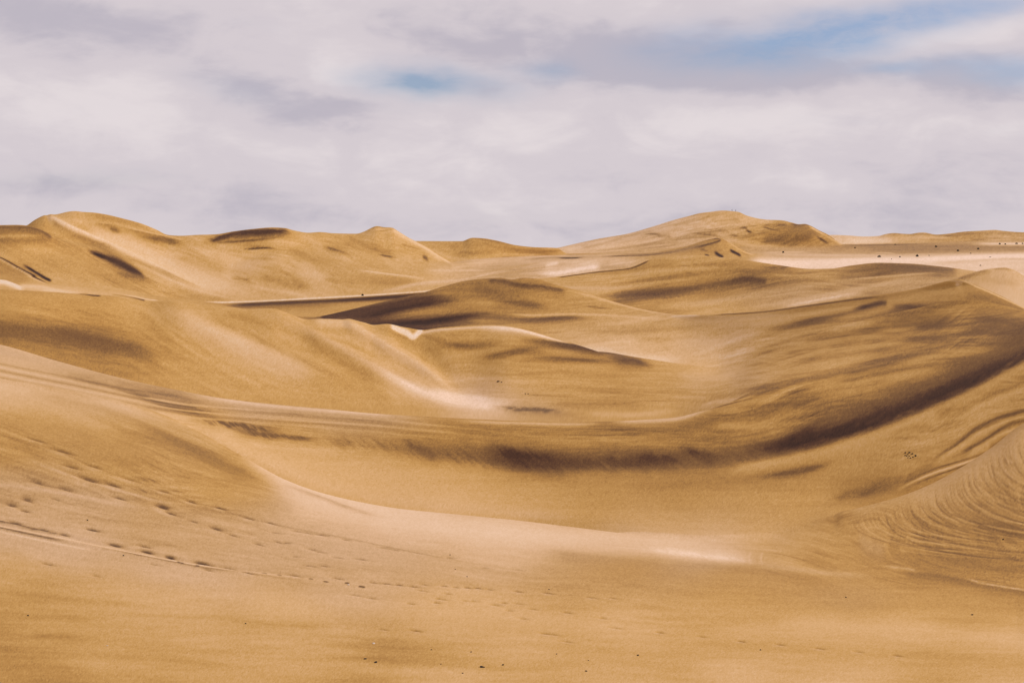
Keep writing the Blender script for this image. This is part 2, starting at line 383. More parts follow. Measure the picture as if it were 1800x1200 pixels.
NAMES = [n for n, _ in ST]
PX = 1.6
ucol = np.concatenate([np.linspace(-900, -75, 46)[:-1], np.arange(-75, 1876, PX), np.linspace(1876, 2700, 46)[1:]])
ufull = np.arange(-900, 2701, 1.0)
VS, LS = [], []
for n, p in ST:
    p = sorted(p)
    uu = [a[0] for a in p]
    v = gsmooth(pchip(uu, [a[1] for a in p], ufull), 2.0)
    y = gsmooth(pchip(uu, [math.log(a[2]) for a in p], ufull), 18.0)
    VS.append(np.interp(ucol, ufull, v))
    LS.append(np.interp(ucol, ufull, y))
VS, LS = np.array(VS), np.array(LS)
for i in range(1, len(LS)):                                # distance always grows from station to station
    LS[i] = np.maximum(LS[i], LS[i - 1] + 0.004)

infr = (ucol > -20) & (ucol < 1820)
q, ROW = [0.0], {NAMES[0]: 0}
mind = np.minimum.accumulate(VS, axis=0)
for i in range(len(ST) - 1):
    dv = np.clip(np.minimum(mind[i], 1225) - VS[i + 1], 0, None)[infr].max()
    n = int(np.clip(math.ceil(dv / PX * 0.92), 34 if NAMES[i] == 'fgdip' else 6, 400))
    q += list(i + (np.arange(1, n + 1)) / n)
    ROW[NAMES[i + 1]] = len(q) - 1
q = np.array(q)
V = pchip_rows(np.arange(len(ST)), VS, q)
LY = pchip_rows(np.arange(len(ST)), LS, q)
Y = np.exp(LY)
U = np.broadcast_to(ucol, V.shape).copy()
R_, N_ = V.shape
print('grid', R_, N_, R_ * N_ * 2)

# bands: from one hidden dip to the next
BAND = {'FG': ('near0', 'fgdip'), 'BO': ('fgdip', 'rimdip'), 'B3': ('rimdip', 'middip'), 'B4': ('middip', 'peakdip'),
        'B5': ('peakdip', 'strdip'), 'B6': ('strdip', 'bigdip'), 'B7': ('bigdip', 'fardip'), 'B8': ('fardip', 'hilldip'),
        'B9': ('hilldip', 'end'), 'PL': ('strdip', 'hilldip'), 'L4': ('bowl', 'middip'), 'C34': ('rimdip', 'peakdip'), 'LF': ('middip', 'bigdip'), 'DD': ('fgdip', 'peakdip')}


def rows(b):
    a, z = BAND[b]
    return slice(ROW[a], ROW[z] + 1)


T = np.full(V.shape, 0.5)
P = np.zeros(V.shape)
DV = np.zeros(V.shape)


def base(b, pts, aniso=2.2, rad=55.0):
    r = rows(b)
    u, v = U[r], V[r]
    num, nump, den = 0, 0, 1e-9
    for p in pts:
        pu, pv, t = p[:3]
        pk = p[3] if len(p) > 3 else 0.0
        d2 = (u - pu) ** 2 + ((v - pv) * aniso) ** 2
        w = 1.0 / (d2 + rad * rad) ** 2.0
        num, nump, den = num + w * t, nump + w * pk, den + w
    T[r], P[r] = num / den, nump / den


def _line(pts, u):
    uu = [a[0] for a in pts]
    vv = [a[1] for a in pts]
    vc = pchip(uu, vv, u)
    du = 3.0
    sl = (pchip(uu, vv, u + du) - pchip(uu, vv, u - du)) / (2 * du)
    return vc, 1.0 / np.sqrt(1 + sl * sl)


_seed = [0]


def S(b, tone, alpha, pts, wu, wd=None, e=None, n=0.35, L=60.0, k=0.0, p=None, hard=2.0):
    """a tone streak along pts: lag sand, and slope shade and highlights painted in; wu / wd are its half widths up and down slope"""
    wd = wu if wd is None else wd
    _seed[0] += 3
    pts = sorted(pts)
    u0, u1 = pts[0][0], pts[-1][0]
    ln = u1 - u0
    if not e:
        f_ = .40 if tone < .31 else .28
        x0, x1 = pts[0], pts[-1]
        e = (f_ * ln, f_ * ln)
    e0, e1 = e
    cs = np.where((ucol >= u0 - 1) & (ucol <= u1 + 1))[0]
    if not len(cs):
        return
    r = rows(b)
    c = slice(cs[0], cs[-1] + 1)
    u, v = U[r, c], V[r, c]
    vc, cosn = _line(pts, ucol[c])
    fade = sstep((ucol[c] - u0 + 1e-3) / max(e0, 1e-3)) * sstep((u1 + 1e-3 - ucol[c]) / max(e1, 1e-3))
    d = (v - vc) * cosn
    wob = 1 + 0.25 * vnoise(u / (L * 1.7), v * 0 + 3.3, _seed[0] + 1)
    x_ = np.abs(d / (np.where(d < 0, wu, wd) * wob))
    prof = np.exp(-x_ ** hard)
    halo = np.exp(-(x_ / 2.1) ** 2) if (wu + wd > 5.0 and hard < 3) else prof
    if n:
        w = max(2.2, 0.35 * (wu + wd)) * (2.6 if k < 0 else 1.0)
        nz = 0.6 * fbm((u + k * d) / L, d / w, _seed[0], 2) + 0.4 * vnoise((u + k * d) / (L * 0.35), d / (w * 0.45), _seed[0] + 2)
        prof = prof * np.clip(1 + 1.6 * n * nz, 0, 1.6)
    if tone < 0.31:
        alpha = min(1.0, alpha * 1.45)
    else:
        alpha = min(1.0, alpha * 1.15)
    wu, wd, n = (wu * 1.22 if wu > 1.6 else wu), (wd * 1.22 if wd > 1.6 else wd), n * .85
    a = np.clip((prof * .72 + halo * .33) * fade * alpha, 0, 1)
    T[r, c] += a * (tone - T[r, c])
    if p is not None:
        P[r, c] += a * (p - P[r, c])


def H(b, h, pts, wu, wd=None, e=None):
    """a ridge (h > 0) or furrow in the surface itself, h in survey units"""
    wd = wu if wd is None else wd
    pts = sorted(pts)
    u0, u1 = pts[0][0], pts[-1][0]
    ln = u1 - u0
    e0, e1 = e if e else (0.3 * ln, 0.3 * ln)
    cs = np.where((ucol >= u0) & (ucol <= u1))[0]
    r = rows(b)
    c = slice(cs[0], cs[-1] + 1)
    vc, cosn = _line(pts, ucol[c])
    fade = sstep((ucol[c] - u0) / max(e0, 1e-3)) * sstep((u1 - ucol[c]) / max(e1, 1e-3))
    d = (V[r, c] - vc) * cosn
    DV[r, c] -= 1.4 * h * fade * np.exp(-(d / np.where(d < 0, wu, wd)) ** 2)


def dab(b, tone, alpha, u0, v0, ru, rv, sl=0.0, p=None, dz=0.0):
    cs = np.where(np.abs(ucol - u0) < 2.6 * ru)[0]
    if not len(cs):
        return
    r = rows(b)
    c = slice(cs[0], cs[-1] + 1)
    u = U[r, c] - u0
    d = V[r, c] - v0 - sl * u
    g = np.exp(-(u / ru) ** 2 - (d / rv) ** 2)
    a = np.clip(alpha * g, 0, 1)
    T[r, c] += a * (tone - T[r, c])
    if p is not None:
        P[r, c] += a * (p - P[r, c])
    if dz:
        DV[r, c] -= dz * g


# ------------------------------------------------------------------ sand colour with slope shade painted in (0 = mineral sand and shade, 1 = drift sand and highlights)
base('FG', [(0, 680, .64, .3), (150, 700, .66, .3), (330, 760, .56, .1), (60, 740, .55), (200, 760, .5), (0, 790, .45), (200, 830, .48), (380, 860, .49), (450, 830, .53),
            (0, 860, .5, .5), (150, 880, .56, .6), (350, 930, .56, .5), (560, 890, .70, .7), (700, 915, .75, .8), (900, 930, .72, .6), (1130, 947, .67, .5), (1250, 958, .67, .5), (1100, 965, .72, .7), (1250, 980, .74, .8),
            (1350, 955, .58, .2), (1430, 935, .52), (600, 960, .62, .7), (450, 980, .6, .6), (0, 930, .62, .6), (100, 960, .66, .7), (300, 1010, .64, .5), (600, 1040, .6, .5), (850, 990, .6, .5),
            (1100, 1000, .5, .1), (1300, 1020, .5, .1), (0, 1010, .58), (0, 1060, .50), (100, 1100, .55), (200, 1060, .60), (300, 1060, .63), (500, 1090, .64), (800, 1080, .63), (0, 1190, .46),
            (200, 1160, .57), (350, 1130, .6), (500, 1160, .61), (900, 1150, .62), (1100, 1120, .62), (1300, 1060, .54), (1500, 1060, .5, .2), (1250, 1120, .55), (1450, 1100, .62), (1600, 1100, .62),
            (1800, 1130, .6), (1700, 1080, .52), (1500, 1150, .63), (1300, 1140, .62), (0, 1240, .5), (400, 1240, .6), (800, 1240, .62), (1100, 1240, .64), (1500, 1240, .68), (1800, 1240, .66), (1300, 1190, .68), (1500, 1190, .66), (1800, 1190, .6), (1100, 1190, .6),
            (1480, 925, .46), (1550, 930, .44), (1600, 960, .40), (1700, 900, .45, .1), (1650, 870, .52, .2), (1750, 830, .54, .2), (1800, 800, .54, .2), (1800, 860, .46, .1),
            (1800, 950, .40), (1700, 980, .39), (1550, 990, .43), (1600, 1010, .46), (1750, 1030, .45), (1480, 990, .48), (1400, 945, .53, .1), (1650, 940, .40)])
base('BO', [(0, 612, .66, .6), (150, 648, .58, .6), (0, 650, .66, .3), (200, 700, .66, .3), (300, 695, .46, .6), (330, 738, .66, .2), (450, 710, .53, .8), (600, 730, .5, .4), (800, 760, .43), (1000, 770, .43), (1200, 760, .43),
            (1350, 730, .48), (1500, 690, .47), (1650, 650, .45), (1800, 610, .40), (350, 735, .6), (500, 760, .5), (450, 790, .62), (550, 810, .6), (600, 840, .64), (750, 835, .58),
            (700, 870, .62), (800, 885, .62), (900, 870, .54), (900, 900, .58), (1050, 880, .49), (1200, 880, .48), (1350, 880, .49), (1000, 910, .54), (1130, 918, .53, .1), (1250, 925, .54, .2), (1350, 915, .52, .1), (1130, 935, .64, .4), (1250, 940, .64, .5), (1350, 935, .57, .2), (1420, 915, .52), (1450, 880, .5), (1500, 800, .5), (1600, 780, .52), (1700, 740, .5), (1800, 690, .48),
            (1800, 740, .5), (1550, 860, .44)])
base('B3', [(0, 530, .5), (100, 540, .5), (250, 545, .53), (0, 570, .45), (150, 590, .38), (250, 610, .43), (350, 590, .55), (300, 560, .56), (300, 660, .5), (420, 600, .62),
            (450, 660, .55), (400, 560, .52), (500, 600, .52), (550, 640, .49), (600, 670, .49), (650, 690, .52), (550, 700, .52), (700, 640, .6), (600, 600, .58), (650, 600, .56),
            (760, 680, .66), (820, 690, .7, .5), (850, 715, .66, .6), (740, 715, .52), (950, 715, .52, .4), (760, 600, .5), (850, 590, .5), (900, 600, .5), (820, 650, .54),
            (900, 650, .54), (1000, 640, .50), (1000, 680, .55), (1000, 660, .55), (1100, 660, .52), (1150, 690, .55), (1000, 700, .5), (1100, 720, .5), (1250, 690, .55), (1250, 660, .55),
            (1300, 665, .58, .3), (1400, 650, .48), (1450, 620, .53), (1550, 590, .49), (1600, 620, .50), (1700, 580, .47), (1750, 560, .44), (1340, 640, .55)])
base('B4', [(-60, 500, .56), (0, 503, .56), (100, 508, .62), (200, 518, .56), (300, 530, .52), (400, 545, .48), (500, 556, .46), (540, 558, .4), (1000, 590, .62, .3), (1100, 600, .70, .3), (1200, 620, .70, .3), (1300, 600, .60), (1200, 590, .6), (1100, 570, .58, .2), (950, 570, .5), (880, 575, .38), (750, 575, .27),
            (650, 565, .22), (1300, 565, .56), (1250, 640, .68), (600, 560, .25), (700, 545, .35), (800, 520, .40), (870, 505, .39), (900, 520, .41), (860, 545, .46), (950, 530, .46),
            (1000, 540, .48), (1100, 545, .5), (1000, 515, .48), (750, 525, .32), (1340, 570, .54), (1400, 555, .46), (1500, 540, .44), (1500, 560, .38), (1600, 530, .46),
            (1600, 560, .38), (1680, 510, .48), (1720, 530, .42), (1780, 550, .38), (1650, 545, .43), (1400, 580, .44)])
base('B5', [(-60, 485, .5), (0, 488, .5), (100, 495, .56), (200, 512, .55), (300, 526, .52), (400, 550, .46), (500, 550, .47), (600, 545, .48), (700, 530, .44), (880, 500, .55), (980, 500, .5), (1060, 495, .5), (1130, 480, .52), (1200, 465, .52), (1280, 465, .5),
            (1200, 490, .45), (1250, 500, .38), (1150, 510, .35), (1150, 540, .45), (1250, 535, .5), (1350, 490, .42), (1330, 470, .46), (1350, 520, .5, .3), (1450, 490, .5),
            (1550, 475, .38), (1500, 500, .52, .4), (1400, 515, .55, .4), (1250, 550, .55), (1620, 480, .5, .3), (1600, 497, .55, .4), (1720, 490, .62, .2), (1760, 485, .68, .3),
            (1790, 510, .72, .3), (1790, 530, .76, .3)], rad=40)
base('B6', [(0, 420, .42), (60, 405, .42), (60, 425, .5), (0, 450, .5), (100, 460, .49), (150, 430, .46), (150, 470, .47), (200, 480, .48), (100, 490, .55), (250, 500, .52), (120, 400, .5), (300, 520, .52),
            (350, 530, .5), (30, 485, .45), (130, 385, .6), (200, 390, .52), (200, 420, .70), (250, 440, .72), (300, 420, .5), (300, 450, .68), (350, 490, .70), (350, 430, .55),
            (400, 440, .62), (400, 470, .58), (450, 420, .50), (480, 450, .60), (550, 440, .52), (500, 490, .58), (450, 510, .6), (560, 480, .62), (550, 510, .62), (600, 430, .5), (650, 420, .55),
            (680, 410, .6), (700, 440, .54), (650, 460, .54), (750, 450, .55), (600, 490, .54), (700, 490, .52), (680, 500, .55), (760, 490, .58), (800, 480, .62, .3), (850, 470, .66, .5),
            (700, 465, .6), (900, 480, .55, .5), (950, 470, .68, .7), (1020, 465, .70, .7), (1080, 460, .63, .6), (1100, 455, .6, .4), (1150, 443, .5), (1250, 430, .44), (1290, 440, .5),
            (1400, 460, .82, .8), (1500, 462, .86, .9), (1700, 460, .86, .9), (1800, 470, .82, .8)], rad=32)
base('B7', [(760, 440, .52), (830, 430, .5), (850, 445, .47), (900, 440, .48), (960, 442, .46), (850, 455, .58), (950, 452, .5, .3), (1100, 446, .55, .5), (1400, 445, .55, .4), (1800, 440, .5, .4)], rad=32)
base('B8', [(1000, 440, .68, .6), (1080, 428, .70, .6), (1100, 420, .70, .6), (1150, 410, .70, .6), (1200, 395, .66, .4), (1200, 420, .64, .5), (1270, 380, .58, .1), (1300, 395, .6, .3), (1250, 410, .58, .4), (1150, 430, .62, .6), (1330, 400, .5), (1340, 430, .55),
            (1400, 415, .40), (1380, 420, .38), (1440, 420, .44), (1460, 425, .46), (1550, 432, .5, .4), (1800, 430, .5, .4)], rad=25)
base('B9', [(1500, 422, .74, .5), (1600, 420, .54, .2), (1700, 412, .44, .1), (1800, 415, .46, .2), (1750, 422, .56, .3)], rad=25)

# wind lines that follow the dune forms, everywhere
tt = q[:, None] * np.ones_like(V)
vs_ = V / 9.0
T += 0.030 * fbm(U / 150.0 + tt * 0.7, vs_, 40, 3) + 0.022 * fbm(U / 60.0, V / 3.6, 52, 2)
T += 0.02 * fbm(U / 260.0, V / 40.0, 77, 2)



def grain(u0, u1, v0, v1, k, amp, L=70.0, w=5.0, b=None, soft=40.0):
    """wind streaks at the slope k on part of a dune"""
    _seed[0] += 7
    cs = np.where((ucol > u0 - soft) & (ucol < u1 + soft))[0]
    r = rows(b) if b else slice(0, R_)
    c = slice(cs[0], cs[-1] + 1)
    u, v = U[r, c], V[r, c]
    sv = min(soft, .4 * (v1 - v0))
    m_ = sstep((u - u0 + soft) / (2 * soft)) * sstep((u1 + soft - u) / (2 * soft)) * sstep((v - v0 + sv) / (2 * sv)) * sstep((v1 + sv - v) / (2 * sv))
    kk = k + .12 * vnoise(u / 160.0, v / 90.0, _seed[0] + 3) * abs(k)
    a, d = (u + kk * v) / L, (v - kk * u)
    f = .5 * vnoise(a * .5, d / (w * 2.4), _seed[0]) + .7 * fbm(a, d / w, _seed[0] + 1, 2) + .5 * vnoise(a * 2.2, d / (w * .4), _seed[0] + 2) + .35 * vnoise(a * 3.1, d / (w * .22), _seed[0] + 4)
    f = f * (1.0 + .5 * vnoise(u / 90.0, v / 40.0, _seed[0] + 6))
    T[r, c] += 1.3 * amp * m_ * f


grain(220, 800, 540, 700, .55, .05, 110, 11, 'B3')
grain(480, 820, 560, 690, .62, .04, 90, 4, 'B3')
grain(-80, 250, 520, 690, .2, .05, 80, 7, 'B3')
grain(760, 1250, 570, 730, .03, .06, 90, 6, 'B3')
grain(1250, 1900, 540, 780, -.15, .10, 100, 8, 'DD')
grain(1250, 1900, 540, 780, -.18, .05, 60, 3.2, 'DD')
grain(560, 1250, 490, 640, -.08, .06, 70, 5, 'B4')
grain(930, 1700, 450, 560, -.13, .085, 90, 5, 'B5')
grain(-80, 350, 410, 530, .5, .06, 70, 5, 'B6')
grain(250, 620, 400, 520, .36, .09, 50, 6, 'B6')
grain(560, 800, 400, 470, .30, .08, 45, 4.5, 'B6')
grain(560, 800, 470, 515, .08, .05, 60, 4, 'B6')
grain(780, 1130, 450, 500, -.14, .09, 55, 3, 'B6')
grain(740, 1000, 420, 460, .12, .07, 40, 4, 'B7')
grain(990, 1490, 370, 445, -.30, .10, 40, 4, 'B8')
grain(1250, 1420, 380, 430, .25, .07, 26, 3.5, 'B8')
grain(1440, 1900, 400, 425, -.05, .08, 35, 2.5, 'B9')
grain(1320, 1900, 425, 480, -.02, .05, 120, 3, 'PL')
grain(-80, 500, 650, 900, .38, .06, 90, 7, 'FG')
grain(-80, 700, 830, 1030, .2, .05, 60, 5, 'FG')
grain(500, 1500, 890, 1060, .12, .04, 120, 7, 'FG')
grain(-80, 1900, 1040, 1230, .05, .03, 170, 12, 'FG')
grain(200, 760, 690, 800, .10, .08, 60, 4, 'BO')
grain(760, 1300, 740, 830, .02, .06, 80, 5, 'BO')
grain(1480, 1900, 780, 1050, .30, .05, 40, 3, 'FG')
grain(1560, 1900, 690, 860, -.5, .05, 60, 5, 'BO')

# ---- foreground dune
S('FG', .74, .75, [(-80, 664), (0, 680), (130, 703), (230, 724), (320, 752)], 10, 12, n=.25, p=.3, e=(3, 110))
S('FG', .66, .3, [(230, 724), (310, 748), (380, 784), (430, 812)], 3, 5, n=.2)
S('BO', .66, .6, [(-80, 622), (0, 640), (130, 668), (260, 700), (340, 730)], 12, 14, n=.3, p=.4, e=(3, 90))
for dv, t, a in ((2, .42, .55), (8, .80, .55), (14, .40, .6), (20, .78, .5), (27, .42, .5)):
    S('BO', t, a, [(-80, 618 + dv), (0, 638 + dv), (120, 662 + dv), (260, 693 + dv * .85), (360, 714 + dv * .7), (480, 728 + dv * .5), (640, 739 + dv * .4), (800, 752 + dv * .3)], 2.2, n=.25, L=90, e=(2, 200))
S('FG', .45, .45, [(0, 686), (60, 694), (130, 708), (220, 735), (330, 785), (440, 846)], 7, 9, n=.3)
S('FG', .70, .5, [(-60, 700), (40, 712), (140, 742), (230, 775)], 14, 16)
S('FG', .43, .5, [(-60, 735), (40, 745), (140, 765), (230, 800), (330, 830)], 18, 22, e=(5, 120))
S('FG', .40, .6, [(190, 750), (250, 768), (330, 795), (410, 838), (470, 862)], 7, 8, n=.35)
S('FG', .42, .5, [(250, 757), (330, 790), (410, 826), (480, 862)], 4, 5, n=.4)
S('BO', .68, .5, [(420, 795), (520, 838), (640, 875), (760, 893), (900, 905), (1040, 918)], 12, 6, n=.1, p=.2, e=(60, 120))
S('FG', .86, .5, [(410, 797), (430, 808), (480, 836), (560, 870), (640, 888), (720, 901), (840, 914)], 3, 9, e=(50, 170), p=.7, n=.15)
S('BO', .70, .6, [(320, 742), (380, 772), (430, 795), (500, 826), (600, 866)], 12, 10, n=.1)
S('FG', .36, .7, [(215, 738), (290, 768), (370, 806), (440, 840), (490, 866)], 6, 8, n=.3)
S('FG', .84, .7, [(450, 822), (560, 876), (640, 900), (720, 918), (830, 934), (1000, 950), (1150, 955)], 17, 30, e=(60, 200), p=.85, n=.2)
S('FG', .42, .45, [(478, 848), (520, 862), (570, 880), (620, 898), (680, 915)], 2.5, 4, n=.6, L=20)
S('FG', .48, .55, [(300, 840), (400, 880), (470, 892), (540, 905)], 26, 22, n=.2)
S('FG', .80, .5, [(900, 930), (1000, 945), (1130, 952), (1300, 962)], 10, 12, p=.8, n=.2)
S('FG', .88, .55, [(1090, 966), (1150, 971), (1220, 979), (1290, 987), (1345, 992)], 9, 6, e=(90, 70), p=.8, n=.5, L=10, k=-1.3)
S('FG', .97, .6, [(1130, 970), (1200, 977), (1290, 988), (1340, 993)], 5, 4, e=(60, 60), p=.8, n=1.2, L=7, k=-1.6)
for uu_ in (1322, 1343):
    for j_ in range(6):
        dab('FG', .86, .35, uu_ + (j_ - 2.5) ** 2 * .35, 977 + j_ * 3.6, 1.6, 2.6, p=.6)
S('FG', .70, .3, [(1290, 985), (1380, 1003), (1470, 1013), (1560, 1020)], 5, 6, p=.7, n=.2)
S('FG', .42, .6, [(940, 970), (1030, 984), (1150, 994), (1300, 1004), (1420, 1020), (1560, 1035)], 7, 20, e=(70, 150), n=.25, L=120)
S('FG', .46, .5, [(880, 1000), (1050, 1005), (1250, 1030), (1450, 1050), (1700, 1060)], 14, 20, n=.35, L=140)
S('FG', .47, .5, [(1300, 1080), (1500, 1075), (1650, 1066), (1830, 1070)], 10, 14, n=.3, L=140, e=(150, 5))
S('FG', .70, .4, [(1350, 1100), (1500, 1110), (1650, 1120), (1830, 1138)], 16, 18, n=.25, L=160, e=(100, 5))
S('FG', .46, .4, [(1200, 1140), (1400, 1150), (1600, 1165), (1830, 1175)], 12, n=.3, L=160, e=(100, 5))
S('FG', .70, .45, [(200, 1012), (500, 1060), (800, 1075), (1100, 1120), (1250, 1150)], 16, 22, n=.3, L=150)
for pts in ([(-60, 1040), (30, 1050), (120, 1060), (260, 1070)], [(-60, 1120), (40, 1128), (130, 1130), (200, 1140)],
            [(-60, 1085), (60, 1090), (160, 1096)], [(120, 1160), (260, 1168), (420, 1180)], [(-60, 1180), (50, 1180), (150, 1190)],
            [(350, 1095), (480, 1105), (600, 1112)], [(700, 1176), (800, 1178), (900, 1182)]):
    S('FG', .42, .42, pts, 5, 7, n=.6, L=60)
S('FG', .38, .5, [(30, 1124), (90, 1126), (140, 1132)], 5, 4, n=.5, L=40)
S('FG', .78, .35, [(560, 1180), (700, 1190), (900, 1195)], 10, n=.3)
S('FG', .66, .4, [(-80, 935), (60, 952), (200, 980), (330, 1010), (480, 1040)], 16, 30, n=.3, p=.8, e=(5, 120))
S('FG', .60, .4, [(380, 900), (520, 945), (650, 975), (820, 1000)], 24, 30, n=.25, p=.8)

# trampled tracks of the walkers: furrows in the surface, the shade of the hollows painted in as dark tone
S('FG', .86, .45, [(-80, 910), (0, 929), (60, 941), (120, 953), (200, 970), (300, 990), (380, 1003), (500, 1017), (620, 1033)], 1.5, 3.0, e=(3, 200), n=.8, L=26, p=.5)
S('FG', .28, .6, [(-80, 916), (0, 934), (60, 947), (120, 959)], 1.6, 2.2, e=(3, 40), n=.3)
S('FG', .24, .7, [(-80, 906), (0, 921), (60, 934), (110, 944)], 1.6, 2.2, e=(3, 40), n=.7, L=16)
S('FG', .86, .6, [(-80, 922), (0, 940), (60, 953), (120, 965), (180, 976)], 1.2, 2.0, e=(3, 60), n=.3, p=.5)
S('FG', .30, .6, [(120, 957), (200, 974), (290, 992), (360, 1005), (470, 1017)], .9, 1.5, n=.7, L=20)
S('FG', .36, .5, [(150, 963), (220, 977), (330, 999), (420, 1012), (560, 1030)], 1.0, 1.6, n=.3)
H('FG', -2.0, [(-80, 908), (0, 926), (60, 938), (120, 950), (200, 967), (300, 987), (380, 1000), (500, 1014), (620, 1030)], 2.4, 2.4, e=(3, 100))
H('FG', 1.2, [(-80, 916), (0, 934), (60, 946), (120, 958), (200, 975), (300, 995), (380, 1008), (500, 1022)], 2.4, 2.4, e=(3, 100))


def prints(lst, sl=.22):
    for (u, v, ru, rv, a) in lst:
        dab('FG', .14, min(1, a * 1.2), u, v, ru * .8, rv * .95, sl)  # shade inside the print painted dark, pale rim painted below it
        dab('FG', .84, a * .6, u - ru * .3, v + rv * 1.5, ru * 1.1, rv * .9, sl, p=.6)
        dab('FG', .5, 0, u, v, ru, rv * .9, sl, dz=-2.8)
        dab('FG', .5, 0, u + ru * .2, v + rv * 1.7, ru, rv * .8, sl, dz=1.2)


prints([(20, 923, 16, 2.4, .75), (67, 934, 12, 2.0, .6), (105, 943, 13, 2.0, .65), (155, 935, 16, 2.6, .7), (195, 962, 18, 2.4, .75), (248, 965, 14, 2.2, .5),
        (252, 974, 16, 2.4, .8), (292, 983, 12, 2.6, .85), (350, 994, 19, 2.6, .8), (398, 1004, 15, 2.2, .75), (428, 1012, 14, 2.4, .7), (515, 1017, 12, 2.0, .65),
        (75, 997, 14, 1.8, .45), (360, 1008, 10, 1.6, .4), (265, 998, 12, 1.5, .3), (160, 1018, 12, 1.6, .3), (590, 1022, 14, 2, .4), (36, 901, 12, 2.4, .5), (12, 890, 12, 4, .5)])
prints([(60, 775, 20, 2, .4), (105, 795, 24, 2.4, .5), (160, 822, 20, 2.4, .4), (195, 855, 18, 3, .5), (225, 845, 18, 2.4, .4), (120, 822, 22, 3, .45), (150, 845, 24, 5, .45),
        (283, 866, 14, 2, .6), (332, 885, 12, 2, .65), (382, 896, 12, 2, .65), (432, 914, 13, 2, .6), (472, 923, 12, 1.8, .6), (280, 893, 15, 5, .7), (295, 906, 14, 2.4, .6),
        (205, 878, 16, 3, .5), (60, 850, 20, 4, .35), (110, 862, 22, 4, .35), (335, 920, 10, 2, .45), (375, 932, 16, 4, .5), (405, 945, 10, 2, .45), (450, 961, 12, 2, .4), (485, 957, 12, 2, .4),
        (90, 880, 12, 2, .4), (40, 880, 14, 5, .5)], .3)
S('FG', .82, .4, [(20, 800), (120, 838), (230, 872), (320, 895)], 2, 3, n=.5, L=20, p=.7)
S('FG', .80, .4, [(-80, 845), (60, 862), (160, 880), (280, 905)], 3, 5, n=.5, L=25, p=.8)
S('FG', .40, .5, [(-80, 760), (0, 768), (80, 788), (170, 826), (280, 866), (480, 925), (620, 953), (800, 990), (930, 1012)], 1.2, 1.6, n=.7, L=16, e=(5, 200))
pr = random.Random(5)
row_a = [(520, 938), (560, 944), (605, 953), (670, 967), (690, 971), (740, 978), (790, 985), (850, 1003), (910, 1007), (1040, 1057)]
row_b = [(655, 1030), (678, 1032), (700, 1034), (725, 1037), (745, 1034), (780, 1036), (800, 1038), (822, 1039), (840, 1040), (860, 1042), (912, 1046), (965, 1049), (1045, 1058)]
row_c = [(622, 1053), (650, 1058), (720, 1068), (765, 1066), (742, 1045), (785, 1050), (775, 1060), (820, 1063), (832, 1063), (870, 1070), (885, 1066), (938, 1078), (912, 1068), (895, 1080),
         (920, 1095), (1000, 1084), (1085, 1112), (1062, 1094), (960, 1122), (1000, 1137), (975, 1124), (670, 1115), (730, 1117), (1240, 1128), (1310, 1136), (1380, 1142), (1450, 1149), (1520, 1155), (1590, 1162), (1165, 1120), (1080, 1058)]
row_d = [(515, 983), (545, 970), (566, 1000), (590, 985), (632, 988), (560, 975), (500, 958), (537, 941), (540, 1000), (480, 940)]
for rw, a in ((row_a, .35), (row_b, .55), (row_c, .4), (row_d, .4)):
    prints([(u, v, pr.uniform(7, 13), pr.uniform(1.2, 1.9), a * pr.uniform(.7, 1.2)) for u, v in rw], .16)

# ---- wind-combed tongue on the right: curved grooves
S('FG', .56, .4, [(1490, 912), (1520, 900), (1580, 884), (1640, 862), (1700, 828), (1800, 756), (1870, 700)], 6, 15, e=(30, 2), p=.3, n=.7, L=14)
S('FG', .60, .4, [(1600, 880), (1680, 850), (1740, 812), (1830, 765)], 14, 20, e=(40, 2), p=.3, n=.6, L=14)
S('FG', .34, .35, [(1455, 916), (1468, 920), (1485, 926)], 4, 4, n=.2, e=(6, 8))
S('FG', .36, .4, [(1560, 985), (1640, 990), (1740, 995), (1830, 1010)], 14, 16, e=(60, 2), n=.4)
S('FG', .34, .4, [(1680, 940), (1740, 930), (1830, 930)], 30, 24, e=(60, 2), n=.4)
S('FG', .33, .65, [(1570, 1012), (1650, 1016), (1720, 1030), (1830, 1050)], 3, 9, e=(60, 2), n=.3, L=80)
S('FG', .84, .35, [(1700, 1020), (1745, 1032), (1780, 1038), (1830, 1046)], 1.5, 1.6, n=1.0, L=7, e=(30, 2), p=.9)
S('FG', .80, .25, [(1560, 1000), (1600, 1004), (1628, 1010)], 2, 2.5, n=.9, L=8, p=.9)
S('FG', .52, .25, [(1510, 950), (1540, 965), (1570, 975)], 10, 12, p=.9)
S('FG', .38, .45, [(1520, 1003), (1540, 1017), (1590, 1030), (1640, 1042)], 1.2, 1.8, n=.3)
S('FG', .40, .45, [(1330, 1000), (1380, 1015), (1440, 1030)], 1.2, 1.8, n=.3)
crest_u = np.array([1465, 1520, 1580, 1640, 1700, 1750, 1800, 1870])
crest_v = np.array([912, 897, 880, 857, 822, 788, 748, 700])
for i in range(150):
    uu = 1500 + (i / 150.0) ** .9 * 320 + pr.uniform(-3, 3)
    vv = float(np.interp(uu, crest_u, crest_v)) + pr.uniform(6, 16)
    reach = pr.uniform(.55, 1.15)
    drop = (60 + 60 * (i / 150.0)) * reach
    t_ = np.linspace(0, 1, 7)
    cu = uu + 6 * t_ + 290 * reach * t_ ** 2.2
    cv = vv + drop * (1.0 - (1 - t_) ** 1.9) + 16 * t_
    pts = list(zip(cu.tolist(), cv.tolist()))
    light = i % 2 == 0
    S('FG', .66 if light else .22, pr.uniform(.06, .30), pts, pr.uniform(.7, 1.5), n=.8, L=18, e=(6, 120), p=.2 if light else None)
    H('FG', pr.uniform(.05, .25) * (1 if light else -1), pts, 2.2, e=(6, 120))

